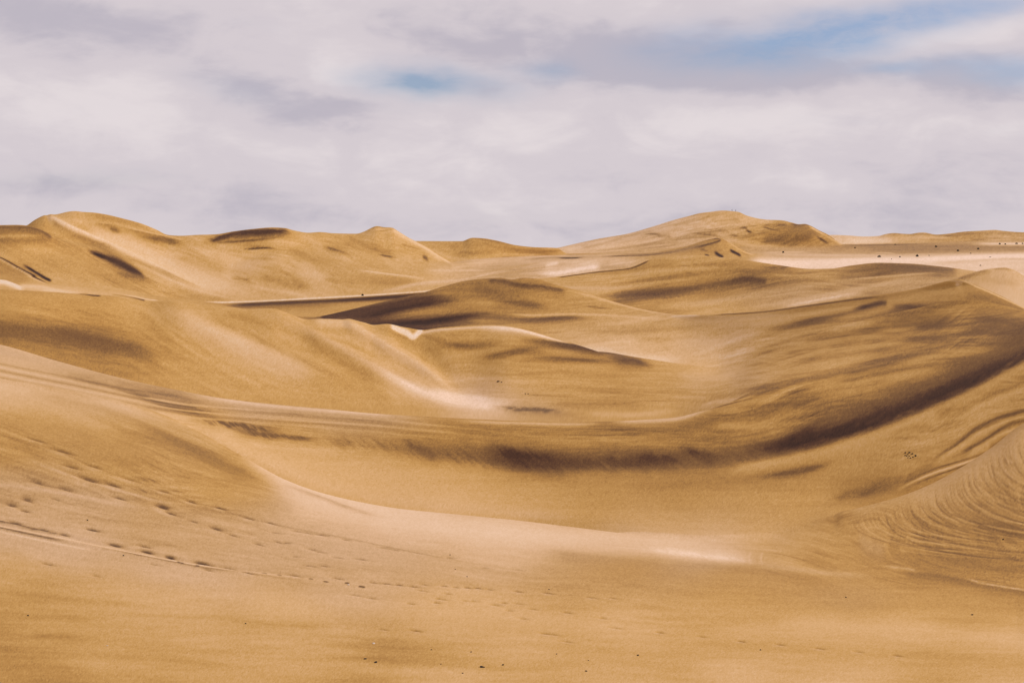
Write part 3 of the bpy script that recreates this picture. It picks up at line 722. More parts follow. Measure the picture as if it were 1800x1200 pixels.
# ---- hollow wall, rim and track
S('BO', .62, .5, [(-80, 596), (0, 616), (150, 650), (280, 684)], 8, 10, p=.8, e=(3, 80))
S('BO', .40, .55, [(60, 652), (160, 664), (280, 690), (400, 715), (480, 724)], 9, 11, n=.6, L=40, p=.5)
S('BO', .34, .55, [(80, 655), (200, 680), (300, 696), (380, 712)], 3, 4, n=.7, L=30)
S('BO', .88, .75, [(300, 686), (400, 704), (500, 716), (600, 724), (760, 736)], 2, 5, n=.15, p=.9)
S('BO', .50, .5, [(340, 705), (450, 722), (600, 735), (800, 748)], 8, 9, n=.2, p=.6)
S('BO', .28, .75, [(170, 676), (230, 692), (290, 708), (340, 718), (420, 733)], 4, 6, n=.6, L=30)
S('BO', .27, .75, [(240, 705), (290, 715), (340, 726), (400, 737)], 3, 5, n=.5, L=30)
S('BO', .27, .7, [(320, 735), (380, 742), (440, 752), (520, 760)], 5, 8, n=.8, L=10, k=-1.2)
S('BO', .26, .75, [(390, 752), (450, 764), (520, 770), (580, 776)], 4, 6, n=.8, L=10, k=-1.2)
for dv, t, a in ((0, .72, .55), (6, .42, .45), (11, .70, .5), (16, .40, .5), (22, .66, .4)):
    S('BO', t, a, [(230, 695 + dv), (330, 712 + dv), (430, 720 + dv), (560, 730 + dv), (700, 742 + dv), (900, 762 + dv)], 1.8, n=.4, L=70, e=(40, 200))
S('BO', .36, .45, [(420, 722), (540, 730), (650, 740), (760, 752)], 4, 4, n=.6, L=50)
S('BO', .36, .6, [(520, 775), (600, 778), (680, 785), (760, 798), (840, 808)], 12, 14, n=.9, L=8, k=-1.35)
S('BO', .24, .75, [(700, 770), (725, 784), (750, 796), (780, 808)], 5, 7, n=.7, L=9, k=-1.2)
S('BO', .36, .6, [(700, 775), (800, 790), (900, 800), (1050, 805), (1250, 795)], 16, 14, n=.6, L=10, k=-1.35)
S('BO', .30, .5, [(620, 780), (760, 796), (880, 806), (1000, 814), (1150, 812), (1300, 800), (1420, 776)], 15, 15, n=.8, L=10, k=-1.35, e=(180, 100))
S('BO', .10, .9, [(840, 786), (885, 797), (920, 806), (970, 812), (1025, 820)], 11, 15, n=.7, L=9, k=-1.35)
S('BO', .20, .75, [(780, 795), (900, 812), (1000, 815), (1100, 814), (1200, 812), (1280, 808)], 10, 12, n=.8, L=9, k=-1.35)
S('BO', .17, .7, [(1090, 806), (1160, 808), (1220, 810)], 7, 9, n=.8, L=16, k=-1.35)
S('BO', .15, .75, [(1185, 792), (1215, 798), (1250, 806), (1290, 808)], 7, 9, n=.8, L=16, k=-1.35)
S('BO', .34, .5, [(1050, 855), (1150, 858), (1300, 845), (1420, 830), (1480, 815)], 8, 10, n=.4)
S('BO', .25, .65, [(1320, 842), (1380, 834), (1440, 822), (1490, 806)], 5, 6, n=.4, L=30)
S('BO', .64, .75, [(1250, 836), (1350, 820), (1450, 798), (1560, 762), (1700, 700), (1830, 630)], 9, 9, n=.2, L=100, e=(80, 2))
S('BO', .29, .45, [(1150, 814), (1260, 809), (1340, 798), (1420, 778), (1480, 762)], 14, 13, n=.7, L=12, k=-1.2, e=(80, 60))
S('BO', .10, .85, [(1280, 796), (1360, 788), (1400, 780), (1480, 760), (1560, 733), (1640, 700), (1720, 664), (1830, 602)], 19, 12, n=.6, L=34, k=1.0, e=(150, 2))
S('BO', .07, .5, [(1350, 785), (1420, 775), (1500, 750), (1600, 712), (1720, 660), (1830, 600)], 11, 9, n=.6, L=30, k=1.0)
S('BO', .27, .5, [(1380, 755), (1480, 732), (1580, 700), (1680, 655), (1830, 590)], 16, 16, n=.5, L=60, e=(90, 2))
S('BO', .28, .5, [(1290, 720), (1380, 715), (1480, 700), (1600, 672), (1700, 640), (1830, 590)], 8, 9, n=.6, L=60, e=(60, 2))
S('BO', .32, .5, [(1130, 740), (1200, 748), (1300, 740), (1400, 728)], 8, 8, n=.5, L=50)
S('BO', .84, .6, [(1060, 742), (1130, 740), (1190, 736), (1240, 722), (1270, 714)], 2, 3.5, n=.2, p=.8)
S('BO', .78, .5, [(780, 738), (900, 744), (1010, 746), (1080, 744)], 2, 3, n=.2, p=.6)
S('BO', .70, .5, [(1225, 720), (1290, 708), (1340, 690)], 2, 3, n=.3)
S('BO', .30, .6, [(1210, 724), (1260, 716), (1300, 706), (1340, 697)], 1.4, 2, n=.3)
S('BO', .47, .4, [(950, 850), (1050, 868), (1200, 880), (1350, 878)], 24, 22, n=.15, L=120)
S('BO', .64, .45, [(420, 790), (560, 825), (700, 850), (820, 862)], 22, 24, n=.15, L=120)
S('BO', .33, .5, [(1500, 880), (1560, 858), (1620, 838), (1680, 818)], 10, 10, n=.6, L=25)
S('BO', .30, .5, [(1450, 880), (1520, 868), (1560, 855), (1590, 845)], 8, 9, n=.6, L=25)
for a0, a1 in ((0, .30), (7, .82), (13, .30)):
    S('BO', a1, .6, [(1575, 862 + a0), (1610, 842 + a0), (1650, 825 + a0), (1700, 810 + a0 * .8), (1740, 796 + a0 * .6), (1800, 770)], 1.6, 2.2, n=.3, L=60)
S('BO', .27, .6, [(1640, 812), (1680, 786), (1720, 755), (1760, 735), (1830, 716)], 3, 5, n=.5, L=30, e=(30, 2))
S('BO', .66, .55, [(1640, 820), (1690, 790), (1730, 764), (1770, 745), (1830, 728)], 3, 4, n=.4, L=30, e=(30, 2))
S('BO', .27, .6, [(1690, 800), (1730, 778), (1760, 758), (1790, 744), (1830, 736)], 2.5, 3.5, n=.5, L=30, e=(20, 2))
S('BO', .68, .5, [(1700, 806), (1740, 782), (1770, 764), (1830, 746)], 3, 4, n=.4, L=30, e=(20, 2))
S('BO', .34, .5, [(1740, 790), (1790, 768), (1840, 745)], 6, 8, n=.5, L=30, e=(10, 2))
S('BO', .36, .5, [(1640, 730), (1700, 718), (1760, 690), (1830, 660)], 4, 5, n=.6, L=24, e=(20, 2))
S('BO', .38, .4, [(1560, 770), (1600, 758), (1650, 745)], 4, 5, n=.6, L=20)
S('BO', .66, .4, [(1700, 725), (1760, 700), (1830, 672)], 4, 6, n=.3, e=(20, 2))

# ---- the two dunes behind the rim, and the broad one on the right
S('B3', .30, .75, [(-80, 575), (40, 582), (130, 592), (220, 612), (320, 640)], 14, 20, n=.45, L=50, e=(3, 120))
S('B3', .26, .6, [(60, 580), (120, 587), (180, 600), (250, 612)], 7, 10, n=.7, L=30)
S('B3', .30, .45, [(140, 600), (190, 610), (240, 608), (280, 620)], 7, 8, n=.7, L=30)
S('B3', .40, .5, [(-80, 600), (60, 618), (180, 648), (300, 675)], 9, 9, n=.3, e=(3, 100))
S('B3', .46, .5, [(-80, 515), (0, 522), (120, 530), (240, 548)], 8, 12, n=.3, e=(3, 80))
S('B3', .72, .6, [(265, 535), (340, 570), (430, 605), (520, 640), (620, 670)], 14, 18, n=.3, L=60, p=.2)
S('B3', .68, .45, [(300, 545), (380, 580), (470, 615)], 8, 8, n=.6, L=20)
S('B3', .41, .7, [(330, 555), (400, 575), (480, 612), (560, 648), (650, 680)], 8, 12, n=.5, L=40)
S('B3', .40, .5, [(380, 548), (440, 560), (500, 585)], 6, 8, n=.5, L=24)
S('B3', .72, .6, [(470, 545), (520, 572), (600, 615), (680, 660), (750, 690)], 5, 9, n=.4, L=40, p=.3)
S('B3', .41, .65, [(500, 570), (570, 615), (640, 658), (700, 685)], 8, 10, n=.4, L=40)
S('B3', .78, .6, [(545, 563), (600, 566), (640, 585), (660, 600)], 3, 8, n=.2, e=(20, 30))
S('B3', .78, .65, [(600, 565), (640, 585), (700, 622), (760, 660), (815, 688)], 4, 9, n=.5, L=30, p=.3)
S('B3', .42, .45, [(590, 572), (630, 590), (690, 630), (740, 655), (800, 690)], 2, 3, n=.7, L=20)
S('B3', .42, .4, [(620, 590), (680, 628), (760, 672), (805, 692)], 1.5, 2, n=.7, L=30)
S('B3', .93, .85, [(640, 640), (700, 668), (750, 690), (800, 705), (860, 712), (930, 712)], 6, 9, e=(90, 60), p=.9, n=.25)
S('B3', .98, .7, [(740, 682), (790, 694), (830, 700), (880, 704)], 5, 6, p=1, n=.2)
S('B3', .42, .55, [(655, 573), (680, 580), (715, 590), (760, 615), (800, 650)], 5, 8, n=.2)
S('B3', .92, 1.0, [(683, 572), (700, 577), (715, 582), (726, 588), (738, 582), (746, 579)], 6, 4.5, e=(8, 6), n=0, hard=4)
S('B3', .84, .7, [(737, 583), (780, 578), (860, 574), (900, 577), (950, 589), (1000, 605)], 1.2, 3.5, n=.1, p=.4, e=(12, 60))  # lit crest top painted pale, shaded side below it painted dark
S('B3', .93, .8, [(830, 573), (880, 574.5), (930, 584), (980, 600), (1040, 620)], 1.5, 6, n=.1, p=.6)
S('B3', .29, .6, [(745, 592), (790, 605), (830, 608), (900, 600)], 6, 8, n=.4, L=40)  # shading on the left of this dune painted dark
S('B3', .27, .75, [(885, 582), (915, 595), (960, 604), (1020, 614), (1070, 622), (1130, 632)], 4, 6, n=.25, L=50)
S('B3', .20, .65, [(960, 603), (1010, 611), (1060, 619), (1110, 628)], 2.5, 4, n=.3, L=40)
S('B3', .62, .4, [(740, 630), (800, 625), (880, 618), (940, 622)], 8, 7, n=.2)
S('B3', .28, .6, [(820, 632), (870, 625), (930, 615), (980, 620)], 5, 6, n=.4)
S('B3', .29, .6, [(890, 636), (960, 630), (1040, 634), (1120, 640)], 4, 5, n=.4)
S('B3', .24, .65, [(1060, 630), (1110, 634), (1140, 640), (1160, 648)], 5, 8, n=.4, L=30)
S('B3', .38, .4, [(850, 660), (960, 655), (1080, 662), (1150, 660)], 5, 6, n=.6, L=50)
S('B3', .40, .4, [(900, 685), (1000, 682), (1100, 690), (1200, 695)], 5, 6, n=.6, L=60)
S('B3', .30, .65, [(850, 714), (900, 718), (960, 722), (1010, 726)], 5, 5, n=.9, L=22, p=.7)
S('B3', .38, .6, [(950, 710), (1050, 712), (1150, 708)], 5, 5, n=.5)
S('B3', .74, .5, [(1020, 730), (1100, 730), (1200, 722)], 4, n=.2)
S('B3', .70, .5, [(1180, 655), (1230, 662), (1290, 655), (1330, 640)], 8, 9, n=.4, L=26, p=.3)
S('B3', .86, .45, [(1215, 640), (1260, 630), (1310, 618)], 3, 4, n=1, L=8)
S('B3', .82, .5, [(1220, 718), (1260, 706), (1310, 700), (1340, 690)], 2, 5, n=.3)
for pts, a in (([(1290, 690), (1400, 670), (1520, 650), (1640, 622)], .5), ([(1340, 668), (1460, 650), (1560, 630), (1680, 610)], .5), ([(1380, 640), (1480, 622), (1600, 610)], .5),
               ([(1450, 680), (1560, 655), (1660, 640), (1830, 595)], .5), ([(1560, 600), (1660, 590), (1760, 580)], .5), ([(1500, 605), (1600, 596), (1700, 602)], .45),
               ([(1390, 600), (1480, 590), (1570, 575)], .5), ([(1360, 625), (1450, 610), (1540, 600)], .4)):
    S('DD', .30, a, pts, 5, 6, n=.7, L=55, e=(50, 50))
for pts in ([(1320, 655), (1450, 640), (1560, 615)], [(1400, 690), (1520, 670), (1640, 648)], [(1560, 640), (1680, 622), (1780, 605)], [(1420, 632), (1520, 612), (1620, 588)]):
    S('DD', .56, .45, pts, 5, 6, n=.5, L=55)

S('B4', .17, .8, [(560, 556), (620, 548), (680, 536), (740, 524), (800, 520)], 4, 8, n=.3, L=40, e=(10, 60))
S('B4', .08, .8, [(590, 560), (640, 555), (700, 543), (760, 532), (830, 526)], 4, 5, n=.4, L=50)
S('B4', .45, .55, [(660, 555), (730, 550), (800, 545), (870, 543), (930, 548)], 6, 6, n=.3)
S('B4', .08, .85, [(600, 565), (680, 568), (740, 566), (800, 558), (860, 552), (900, 556)], 5, 7, n=.35, L=50)  # this and the next: shaded slip face painted dark
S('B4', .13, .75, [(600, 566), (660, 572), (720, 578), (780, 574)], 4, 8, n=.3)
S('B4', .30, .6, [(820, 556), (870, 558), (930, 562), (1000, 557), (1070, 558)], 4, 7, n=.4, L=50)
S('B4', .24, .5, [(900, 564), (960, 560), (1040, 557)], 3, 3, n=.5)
S('B4', .72, .65, [(890, 551), (940, 553.5), (1000, 551.5), (1060, 553), (1120, 557), (1180, 561)], 1.5, 2.5, n=.1, e=(30, 40))
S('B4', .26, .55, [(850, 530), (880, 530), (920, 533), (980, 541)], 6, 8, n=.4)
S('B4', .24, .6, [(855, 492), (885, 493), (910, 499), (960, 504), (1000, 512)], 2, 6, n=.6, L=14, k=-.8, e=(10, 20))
S('B4', .30, .5, [(820, 500), (860, 510), (900, 520)], 6, 8, n=.3)
S('B4', .34, .6, [(1025, 537), (1050, 540), (1080, 543)], 1.6, 2, n=.3)
S('B4', .72, .6, [(985, 507), (1040, 520), (1080, 532), (1140, 546), (1200, 554)], 1.2, 2.5, n=.1)
S('B4', .82, .8, [(1170, 556), (1200, 555), (1235, 553.5)], 1.5, 2.2, n=.1, e=(15, 15))
S('B4', .60, .5, [(1120, 566), (1200, 570), (1300, 560), (1400, 545)], 5, 6, n=.3, p=.3)
S('B4', .42, .5, [(1000, 580), (1080, 584), (1180, 578), (1280, 568)], 4, 5, n=.6, L=40)
S('B4', .44, .45, [(1100, 592), (1180, 596), (1260, 585)], 4, 5, n=.6, L=40)
S('B4', .82, .85, [(1000, 605), (1060, 618), (1130, 630), (1220, 636)], 8, 6, n=.2, p=.4)
S('B4', .26, .65, [(1240, 553.5), (1330, 548.5), (1420, 537), (1500, 526), (1550, 520)], 1.0, 2.5, n=.2, e=(40, 30))
S('B4', .62, .5, [(1260, 560), (1350, 557), (1450, 548), (1540, 535), (1620, 515)], 4, 6, n=.2)
S('B4', .26, .6, [(1310, 590), (1380, 572), (1450, 558), (1510, 545), (1560, 536)], 5, 9, n=.5, L=45)
S('B4', .16, .7, [(1490, 546), (1530, 536), (1550, 532), (1562, 533)], 3, 5, n=.3, e=(30, 6))
S('B4', .26, .6, [(1500, 560), (1560, 545), (1600, 540), (1650, 548), (1680, 556)], 8, 10, n=.5, L=30)
S('B4', .15, .7, [(1565, 537), (1590, 538), (1620, 545), (1660, 556)], 4, 6, n=.4, L=24, e=(12, 20))
S('B3', .22, .6, [(1600, 576), (1640, 572), (1675, 566)], 4, 5, n=.5, L=24)
S('B4', .28, .55, [(1320, 585), (1400, 570), (1500, 560)], 3, 4, n=.5, L=40)
S('B4', .33, .5, [(1690, 510), (1730, 525), (1780, 545), (1830, 565)], 6, 14, n=.3, e=(15, 2))
S('DD', .26, .5, [(1700, 560), (1760, 562), (1840, 575)], 8, 12, n=.4, e=(40, 2))
S('B4', .82, .6, [(1665, 493.5), (1690, 494), (1720, 505), (1760, 522), (1830, 555)], 1.0, 1.6, n=.1, e=(10, 2))
S('B4', .44, .5, [(1640, 505), (1680, 500), (1720, 515)], 6, 10, n=.3)
S('B4', .82, .5, [(1676, 496), (1684, 499), (1694, 496)], 4, 4, n=.9, L=5)

S('DD', .30, .5, [(1500, 575), (1580, 560), (1660, 562), (1720, 575)], 14, 20, n=.5, L=50)
S('DD', .28, .55, [(1680, 585), (1740, 575), (1790, 578), (1860, 590)], 14, 18, n=.4, L=50, e=(40, 2))
S('DD', .60, .4, [(1440, 560), (1520, 552), (1600, 525), (1680, 510)], 5, 7, n=.3)
S('DD', .56, .45, [(1240, 745), (1320, 750), (1400, 742)], 8, 10, n=.5, L=50)
S('DD', .60, .4, [(1280, 675), (1360, 662), (1450, 648), (1560, 625)], 6, 8, n=.6, L=50)
S('DD', .58, .4, [(1420, 700), (1520, 684), (1620, 655), (1700, 640)], 6, 8, n=.6, L=50)
S('B4', .34, .5, [(760, 512), (820, 505), (880, 508), (940, 520)], 7, 12, n=.3)
S('B3', .70, .45, [(600, 572), (660, 610), (720, 645), (790, 682)], 9, 12, n=.5, L=30)
S('B3', .70, .5, [(640, 580), (700, 610), (760, 650), (800, 680)], 6, 8, n=.5, L=24)
S('B3', .62, .3, [(470, 600), (560, 640), (640, 670)], 8, 10, n=.4)
S('B3', .76, .6, [(300, 552), (380, 590), (460, 620)], 12, 14, n=.4)
# ---- striated dune, low dune in the valley, pale dune at the right
S('B5', .18, .85, [(380, 538), (440, 534.5), (500, 531.5), (560, 529), (640, 525), (700, 521), (760, 515)], 2.2, 4.5, n=.2, e=(60, 20))
S('B5', .10, .6, [(560, 529), (640, 524.5), (700, 520), (750, 515)], 2, 3, n=.2)
S('B5', .52, .5, [(420, 552), (520, 548), (620, 538), (700, 528)], 4, 5, n=.3)
S('B5', .36, .5, [(430, 543), (520, 538), (600, 534)], 3, n=.3)
S('B5', .72, .5, [(860, 500), (960, 505), (1060, 506), (1180, 495)], 3, 4, n=.3, p=.5)
S('B5', .30, .7, [(1060, 520), (1120, 514), (1200, 508), (1270, 497), (1320, 490), (1350, 492)], 6, 8, n=.3, L=60, e=(40, 30))
S('B5', .22, .6, [(1060, 522), (1110, 518), (1180, 512), (1250, 502)], 3.5, 5, n=.4, L=50)
S('B5', .22, .7, [(1270, 498), (1310, 490), (1335, 492), (1350, 495)], 3, 5, n=.3, e=(30, 8))
S('B5', .64, .55, [(1040, 514), (1120, 500), (1200, 490), (1260, 480), (1320, 470)], 2.5, 4, n=.4, L=60)
S('B5', .34, .5, [(1060, 502), (1160, 490), (1260, 478), (1320, 472)], 3.5, 4, n=.4, L=60)
S('B5', .64, .5, [(990, 500), (1080, 486), (1180, 474), (1270, 466)], 2, 3, n=.3, L=60)
S('B5', .64, .5, [(1140, 540), (1240, 530), (1340, 515), (1440, 500), (1540, 487)], 4, 5, n=.5, L=60, p=.4)
S('B5', .40, .45, [(1160, 528), (1260, 520), (1360, 505), (1440, 492)], 4, 5, n=.5, L=60)
S('B5', .42, .45, [(1240, 545), (1340, 530), (1440, 515), (1540, 502)], 2.5, 3, n=.5, L=60)
S('B5', .70, .5, [(1300, 542), (1380, 530), (1480, 512), (1600, 490), (1660, 480)], 3, 4, n=.4, L=60, p=.5)
S('B5', .88, .65, [(1360, 540), (1400, 534), (1440, 526), (1500, 516), (1530, 512)], 2.5, 4, n=.5, L=20, p=.5)
S('B5', .32, .75, [(1460, 486), (1500, 476), (1560, 472), (1620, 473), (1690, 474)], 6, 7, n=.3, L=50, e=(50, 20))
S('B5', .28, .6, [(1480, 470), (1544, 465), (1600, 467), (1650, 471), (1700, 476)], 2, 5, n=.3, L=40)
S('B5', .66, .6, [(1470, 492), (1540, 487), (1600, 482), (1660, 478)], 1.5, 2.5, n=.3, p=.4)
S('B5', .30, .45, [(1250, 470), (1300, 476), (1370, 480), (1440, 482)], 4, 5, n=.4)
S('B5', .30, .6, [(1330, 466), (1350, 470), (1375, 469), (1400, 472)], 2, 5, n=.7, L=14)
S('B5', .60, .5, [(1340, 482), (1400, 484), (1460, 480)], 2.5, 3, n=.3)
S('B5', .44, .5, [(1050, 480), (1105, 474), (1143, 460), (1175, 458)], 2, 6, n=.3)
S('B5', .42, .4, [(1150, 462), (1170, 458), (1190, 460)], 3, 5, n=.5, L=16)
S('B5', .62, .5, [(1070, 490), (1150, 476), (1230, 472), (1300, 466)], 2, 3, n=.4)
S('B5', .20, .7, [(976, 488), (1046, 478.5), (1075, 475.5), (1105, 472), (1143, 457)], .8, 1.4, n=.2, e=(15, 10))
S('B5', .34, .6, [(1682, 490), (1705, 483), (1725, 477), (1745, 475)], 2, 5, n=.2, e=(5, 15))
S('B5', .36, .6, [(1740, 472.5), (1765, 471.5), (1780, 475)], .8, 2, n=.1)
S('B5', .74, .6, [(1745, 520), (1780, 530), (1830, 545)], 10, 12, n=.2, e=(20, 2))
S('B5', .50, .4, [(1730, 490), (1770, 497), (1800, 500)], 3, 4, n=.7, L=12)

S('C34', .05, .9, [(190, 516.5), (210, 518.5), (230, 522), (256, 527.5)], 1.0, 1.6, n=.1, e=(14, 4))
S('C34', .16, .8, [(136, 515.5), (150, 516.5), (165, 519), (180, 519.5)], .8, 1.2, n=.2, e=(8, 8))
S('C34', .84, .8, [(206, 515), (235, 520.5), (260, 526), (280, 528)], 1.0, 1.2, n=.1, e=(16, 8))
S('C34', .84, .6, [(60, 509), (100, 511), (150, 513.5)], 1.5, 1.5, n=.1)
# ---- big dune on the left and its neighbours
S('B6', .28, .8, [(-80, 398), (0, 399), (50, 399.5), (75, 406), (95, 418)], 1.5, 4, n=.2, e=(3, 6))
S('B6', .32, .55, [(-80, 404), (0, 404), (50, 405), (80, 412)], 4, 6, n=.3, e=(3, 20))
S('B6', .34, .6, [(-80, 420), (0, 422), (40, 424), (75, 422), (92, 419)], 4, 5, n=.3, e=(3, 12))
S('B6', .60, .5, [(-80, 415), (0, 415), (40, 414), (70, 414)], 2, 3, n=.3, e=(3, 20))
S('B6', .88, .8, [(86, 382), (110, 393), (140, 408), (180, 424), (220, 442), (260, 460), (300, 480), (340, 496)], 3, 6, n=.15, e=(15, 60), p=.4)  # lit right flank of the ridge painted pale
S('B6', .80, .55, [(150, 400), (200, 420), (260, 445), (330, 480), (400, 505), (440, 515)], 10, 12, n=.2, e=(30, 80), p=.3)
S('B6', .82, .6, [(84, 381), (100, 392), (130, 408), (160, 420)], 1, 2, n=.2, e=(3, 30))
S('B6', .40, .7, [(90, 388), (112, 402), (145, 418), (190, 438), (240, 460), (300, 486), (360, 508)], 2, 5, n=.35, L=40, e=(10, 60))  # shaded left flank of the ridge painted darker
S('B6', .38, .6, [(110, 413), (135, 416), (160, 425), (210, 440)], 2, 5, n=.6, L=16)
S('B6', .32, .6, [(270, 470), (310, 488), (340, 500), (360, 508)], 1.2, 2.2, n=.3)
S('B6', .80, .5, [(220, 454), (270, 478), (320, 500), (390, 520), (440, 528)], 1.2, 2, n=.2)
S('B6', .38, .5, [(300, 502), (360, 522), (420, 530)], 3, 6, n=.3)
S('B6', .06, .85, [(150, 439), (175, 445), (200, 455), (225, 467), (243, 478), (258, 488)], 2.6, 4, n=.4, L=20, e=(24, 14))
dab('B6', .06, .85, 218, 463, 22, 6.5, .58)
dab('B6', .05, .85, 232, 473, 15, 6, .6)
dab('B6', .15, .6, 205, 462, 18, 9, .55)
S('B6', .30, .5, [(190, 470), (220, 482), (250, 488), (280, 498)], 5, 7, n=.4)
S('LF', .03, .95, [(36, 462), (52, 471), (68, 481), (82, 489), (94, 494)], 1.8, 2.6, n=.2, e=(20, 8))
S('LF', .12, .9, [(-30, 445), (0, 454), (30, 470), (60, 486), (90, 500)], .9, 1.4, n=.1, e=(2, 25))
S('LF', .80, .6, [(-30, 449), (0, 457), (30, 473), (60, 489), (90, 502)], .8, 1.2, n=.1, e=(2, 25))
S('LF', .40, .5, [(-30, 456), (0, 464), (40, 485), (60, 495)], 3, 12, n=.2, e=(2, 20))
S('LF', .92, .95, [(-60, 494), (-5, 493), (5, 493), (25, 499), (45, 507)], 2, 9, n=.05, e=(3, 10), hard=4)
S('LF', .82, .7, [(30, 501), (70, 503), (110, 511), (160, 517)], 2.5, 6, n=.1, e=(12, 40))
S('LF', .70, .5, [(80, 498), (150, 512), (210, 518), (280, 527)], 4, 6, n=.2)
S('B6', .62, .5, [(20, 432), (80, 440), (140, 462), (190, 485)], 5, 8, n=.5, L=40)
S('B6', .46, .4, [(60, 440), (120, 458), (200, 490), (260, 510)], 5, 8, n=.6, L=40)
S('B6', .72, .5, [(100, 384), (130, 386), (190, 398), (250, 408), (300, 418)], 2, 4, n=.2)
S('B6', .40, .6, [(143, 374), (192, 382), (240, 394), (285, 412)], 3, 6, n=.3)
S('B6', .34, .6, [(140, 388), (165, 393), (210, 402), (260, 412), (310, 422), (340, 427)], 2.5, 5, n=.6, L=24)
S('B6', .28, .6, [(190, 402), (205, 406), (218, 409)], 3, 3, n=.5, L=12)
S('B6', .30, .65, [(225, 412), (260, 419), (300, 424), (340, 428)], 4, 6, n=.4, L=24)
S('B6', .76, .45, [(210, 398), (260, 409), (300, 417), (340, 425)], 1.2, 2, n=.2)
S('B6', .33, .6, [(348, 424), (400, 417), (450, 412), (500, 409), (522, 411)], 5, 7, n=.7, L=18, e=(40, 30))
S('B6', .18, .6, [(355, 422), (375, 421), (395, 415), (430, 408), (470, 405), (500, 406), (518, 410)], 3, 5, n=.9, L=16, e=(30, 26))
S('B6', .16, .75, [(395, 412), (430, 409), (470, 407), (510, 406)], 2.5, 5, n=.4, L=22)
S('B6', .20, .6, [(362, 425), (390, 426), (420, 424), (470, 420), (505, 414)], 1.5, 2, n=.4, L=22)
S('B6', .10, .85, [(420, 438), (445, 437), (470, 435.5), (492, 436)], 1.2, 1.6, n=.3, L=14)
S('B6', .72, .5, [(515, 408), (545, 422), (580, 440), (620, 455)], 3, 4, n=.3)
S('B6', .30, .6, [(560, 432), (580, 438), (600, 443), (622, 449)], 2.5, 3.5, n=.5, L=14)
S('B6', .42, .6, [(300, 450), (340, 460), (380, 472), (410, 480)], 8, 8, n=.4, L=26)
S('B6', .30, .6, [(400, 483), (420, 490), (440, 494), (455, 497)], 4, 5, n=.9, L=10)
S('B6', .40, .55, [(440, 486), (480, 490), (520, 500), (560, 506)], 7, 8, n=.8, L=16)
S('B6', .46, .5, [(430, 505), (460, 510), (500, 512)], 4, n=.5)
S('B6', .76, .5, [(420, 498), (470, 508), (520, 516), (560, 522)], 3, 4, n=.3)
S('B6', .74, .45, [(380, 448), (420, 462), (470, 470)], 9, 9, n=.4)
S('B6', .74, .45, [(520, 468), (550, 480), (580, 492)], 7, 8, n=.4)
S('B6', .44, .45, [(500, 440), (550, 455), (600, 470)], 5, 6, n=.5)
S('B6', .36, .5, [(600, 415), (630, 425), (650, 432), (680, 432)], 4, 5, n=.5, L=16)
S('B6', .24, .6, [(660, 446), (680, 450), (700, 453)], 2, 2.6, n=.4, L=12)
S('B6', .34, .5, [(640, 440), (670, 442), (700, 446)], 5, 5, n=.5)
S('B6', .22, .6, [(740, 449), (748, 453), (756, 458)], 3, 3, n=.3)
S('B6', .36, .5, [(700, 428), (725, 434), (745, 440)], 1.6, 2, n=.3)
S('B6', .32, .55, [(770, 450), (785, 460), (797, 467)], 2, 4, n=.4)
S('B6', .36, .5, [(655, 407), (680, 405), (690, 404)], 1, 1.6, n=.4)
S('B6', .34, .6, [(645, 402), (663, 399), (685, 401)], .8, 2, n=.2)
S('B6', .82, .7, [(690, 402), (720, 420), (750, 436), (775, 452), (800, 466)], 1, 4, n=.1, e=(6, 15))
S('B6', .86, .7, [(615, 472), (660, 480), (720, 487), (760, 492)], 1, 2, n=.2)
S('B6', .44, .5, [(600, 480), (650, 490), (710, 494), (740, 497)], 4, 5, n=.3)
S('B6', .38, .4, [(640, 492), (680, 498), (735, 495)], 3, 3, n=.4)
S('B6', .78, .6, [(640, 520), (700, 505), (740, 497), (820, 490), (870, 478), (920, 470)], 1.5, 4, n=.3, p=.6)
S('B6', .90, .85, [(330, 532), (437, 530), (560, 523.5), (640, 519), (700, 515), (780, 509)], 1.6, 2.4, n=.1, e=(60, 15))
S('B6', .46, .5, [(780, 500), (840, 488), (900, 478), (960, 468), (1000, 462)], 1.5, 2.5, n=.5, p=.3)
S('B6', .50, .5, [(840, 480), (900, 470), (960, 460)], 2, 2, n=.5, p=.3)
S('B6', .82, .5, [(740, 475), (800, 475), (860, 474)], 1.5, 2.5, n=.2, p=.5)
S('B6', .98, .9, [(940, 482), (980, 480), (1010, 475), (1040, 470), (1060, 468)], 5, 4, n=.15, e=(30, 15), p=.8)
S('B6', .95, .7, [(955, 468), (970, 464), (985, 462)], 3, 3, n=.2, p=.8)
S('B6', .46, .5, [(900, 480), (930, 476), (960, 474)], 1.2, 1.6, n=.4)
S('B6', .50, .5, [(880, 486), (940, 485), (980, 486)], 1.5, 2, n=.3, p=.3)
S('B6', .80, .4, [(1070, 462), (1100, 462), (1120, 458)], 3, 3, n=.9, L=12, p=.7)
S('B6', .34, .5, [(905, 457), (960, 453), (1010, 451.5), (1060, 450)], 1.5, 3, n=.4)
S('B6', .12, .8, [(975, 452.5), (1000, 453.5), (1030, 452)], .9, 1.4, n=.1)
S('B6', .20, .75, [(1030, 452), (1080, 450), (1130, 448.5), (1180, 443), (1210, 438)], .9, 1.4, n=.3)
S('B6', .36, .7, [(1060, 448), (1130, 446.5), (1190, 440), (1230, 430), (1262, 422)], 1.5, 4, n=.3, p=.5)
S('B6', .22, .75, [(1215, 437), (1240, 430), (1258, 425), (1268, 421)], 1.2, 2.4, n=.3, e=(20, 4))
S('B6', .26, .6, [(1235, 423), (1255, 419), (1266, 420)], .8, 1.6, n=.2, e=(10, 4))
S('B6', .42, .5, [(1225, 443), (1250, 441), (1290, 443)], 4, 5, n=.5, L=12)
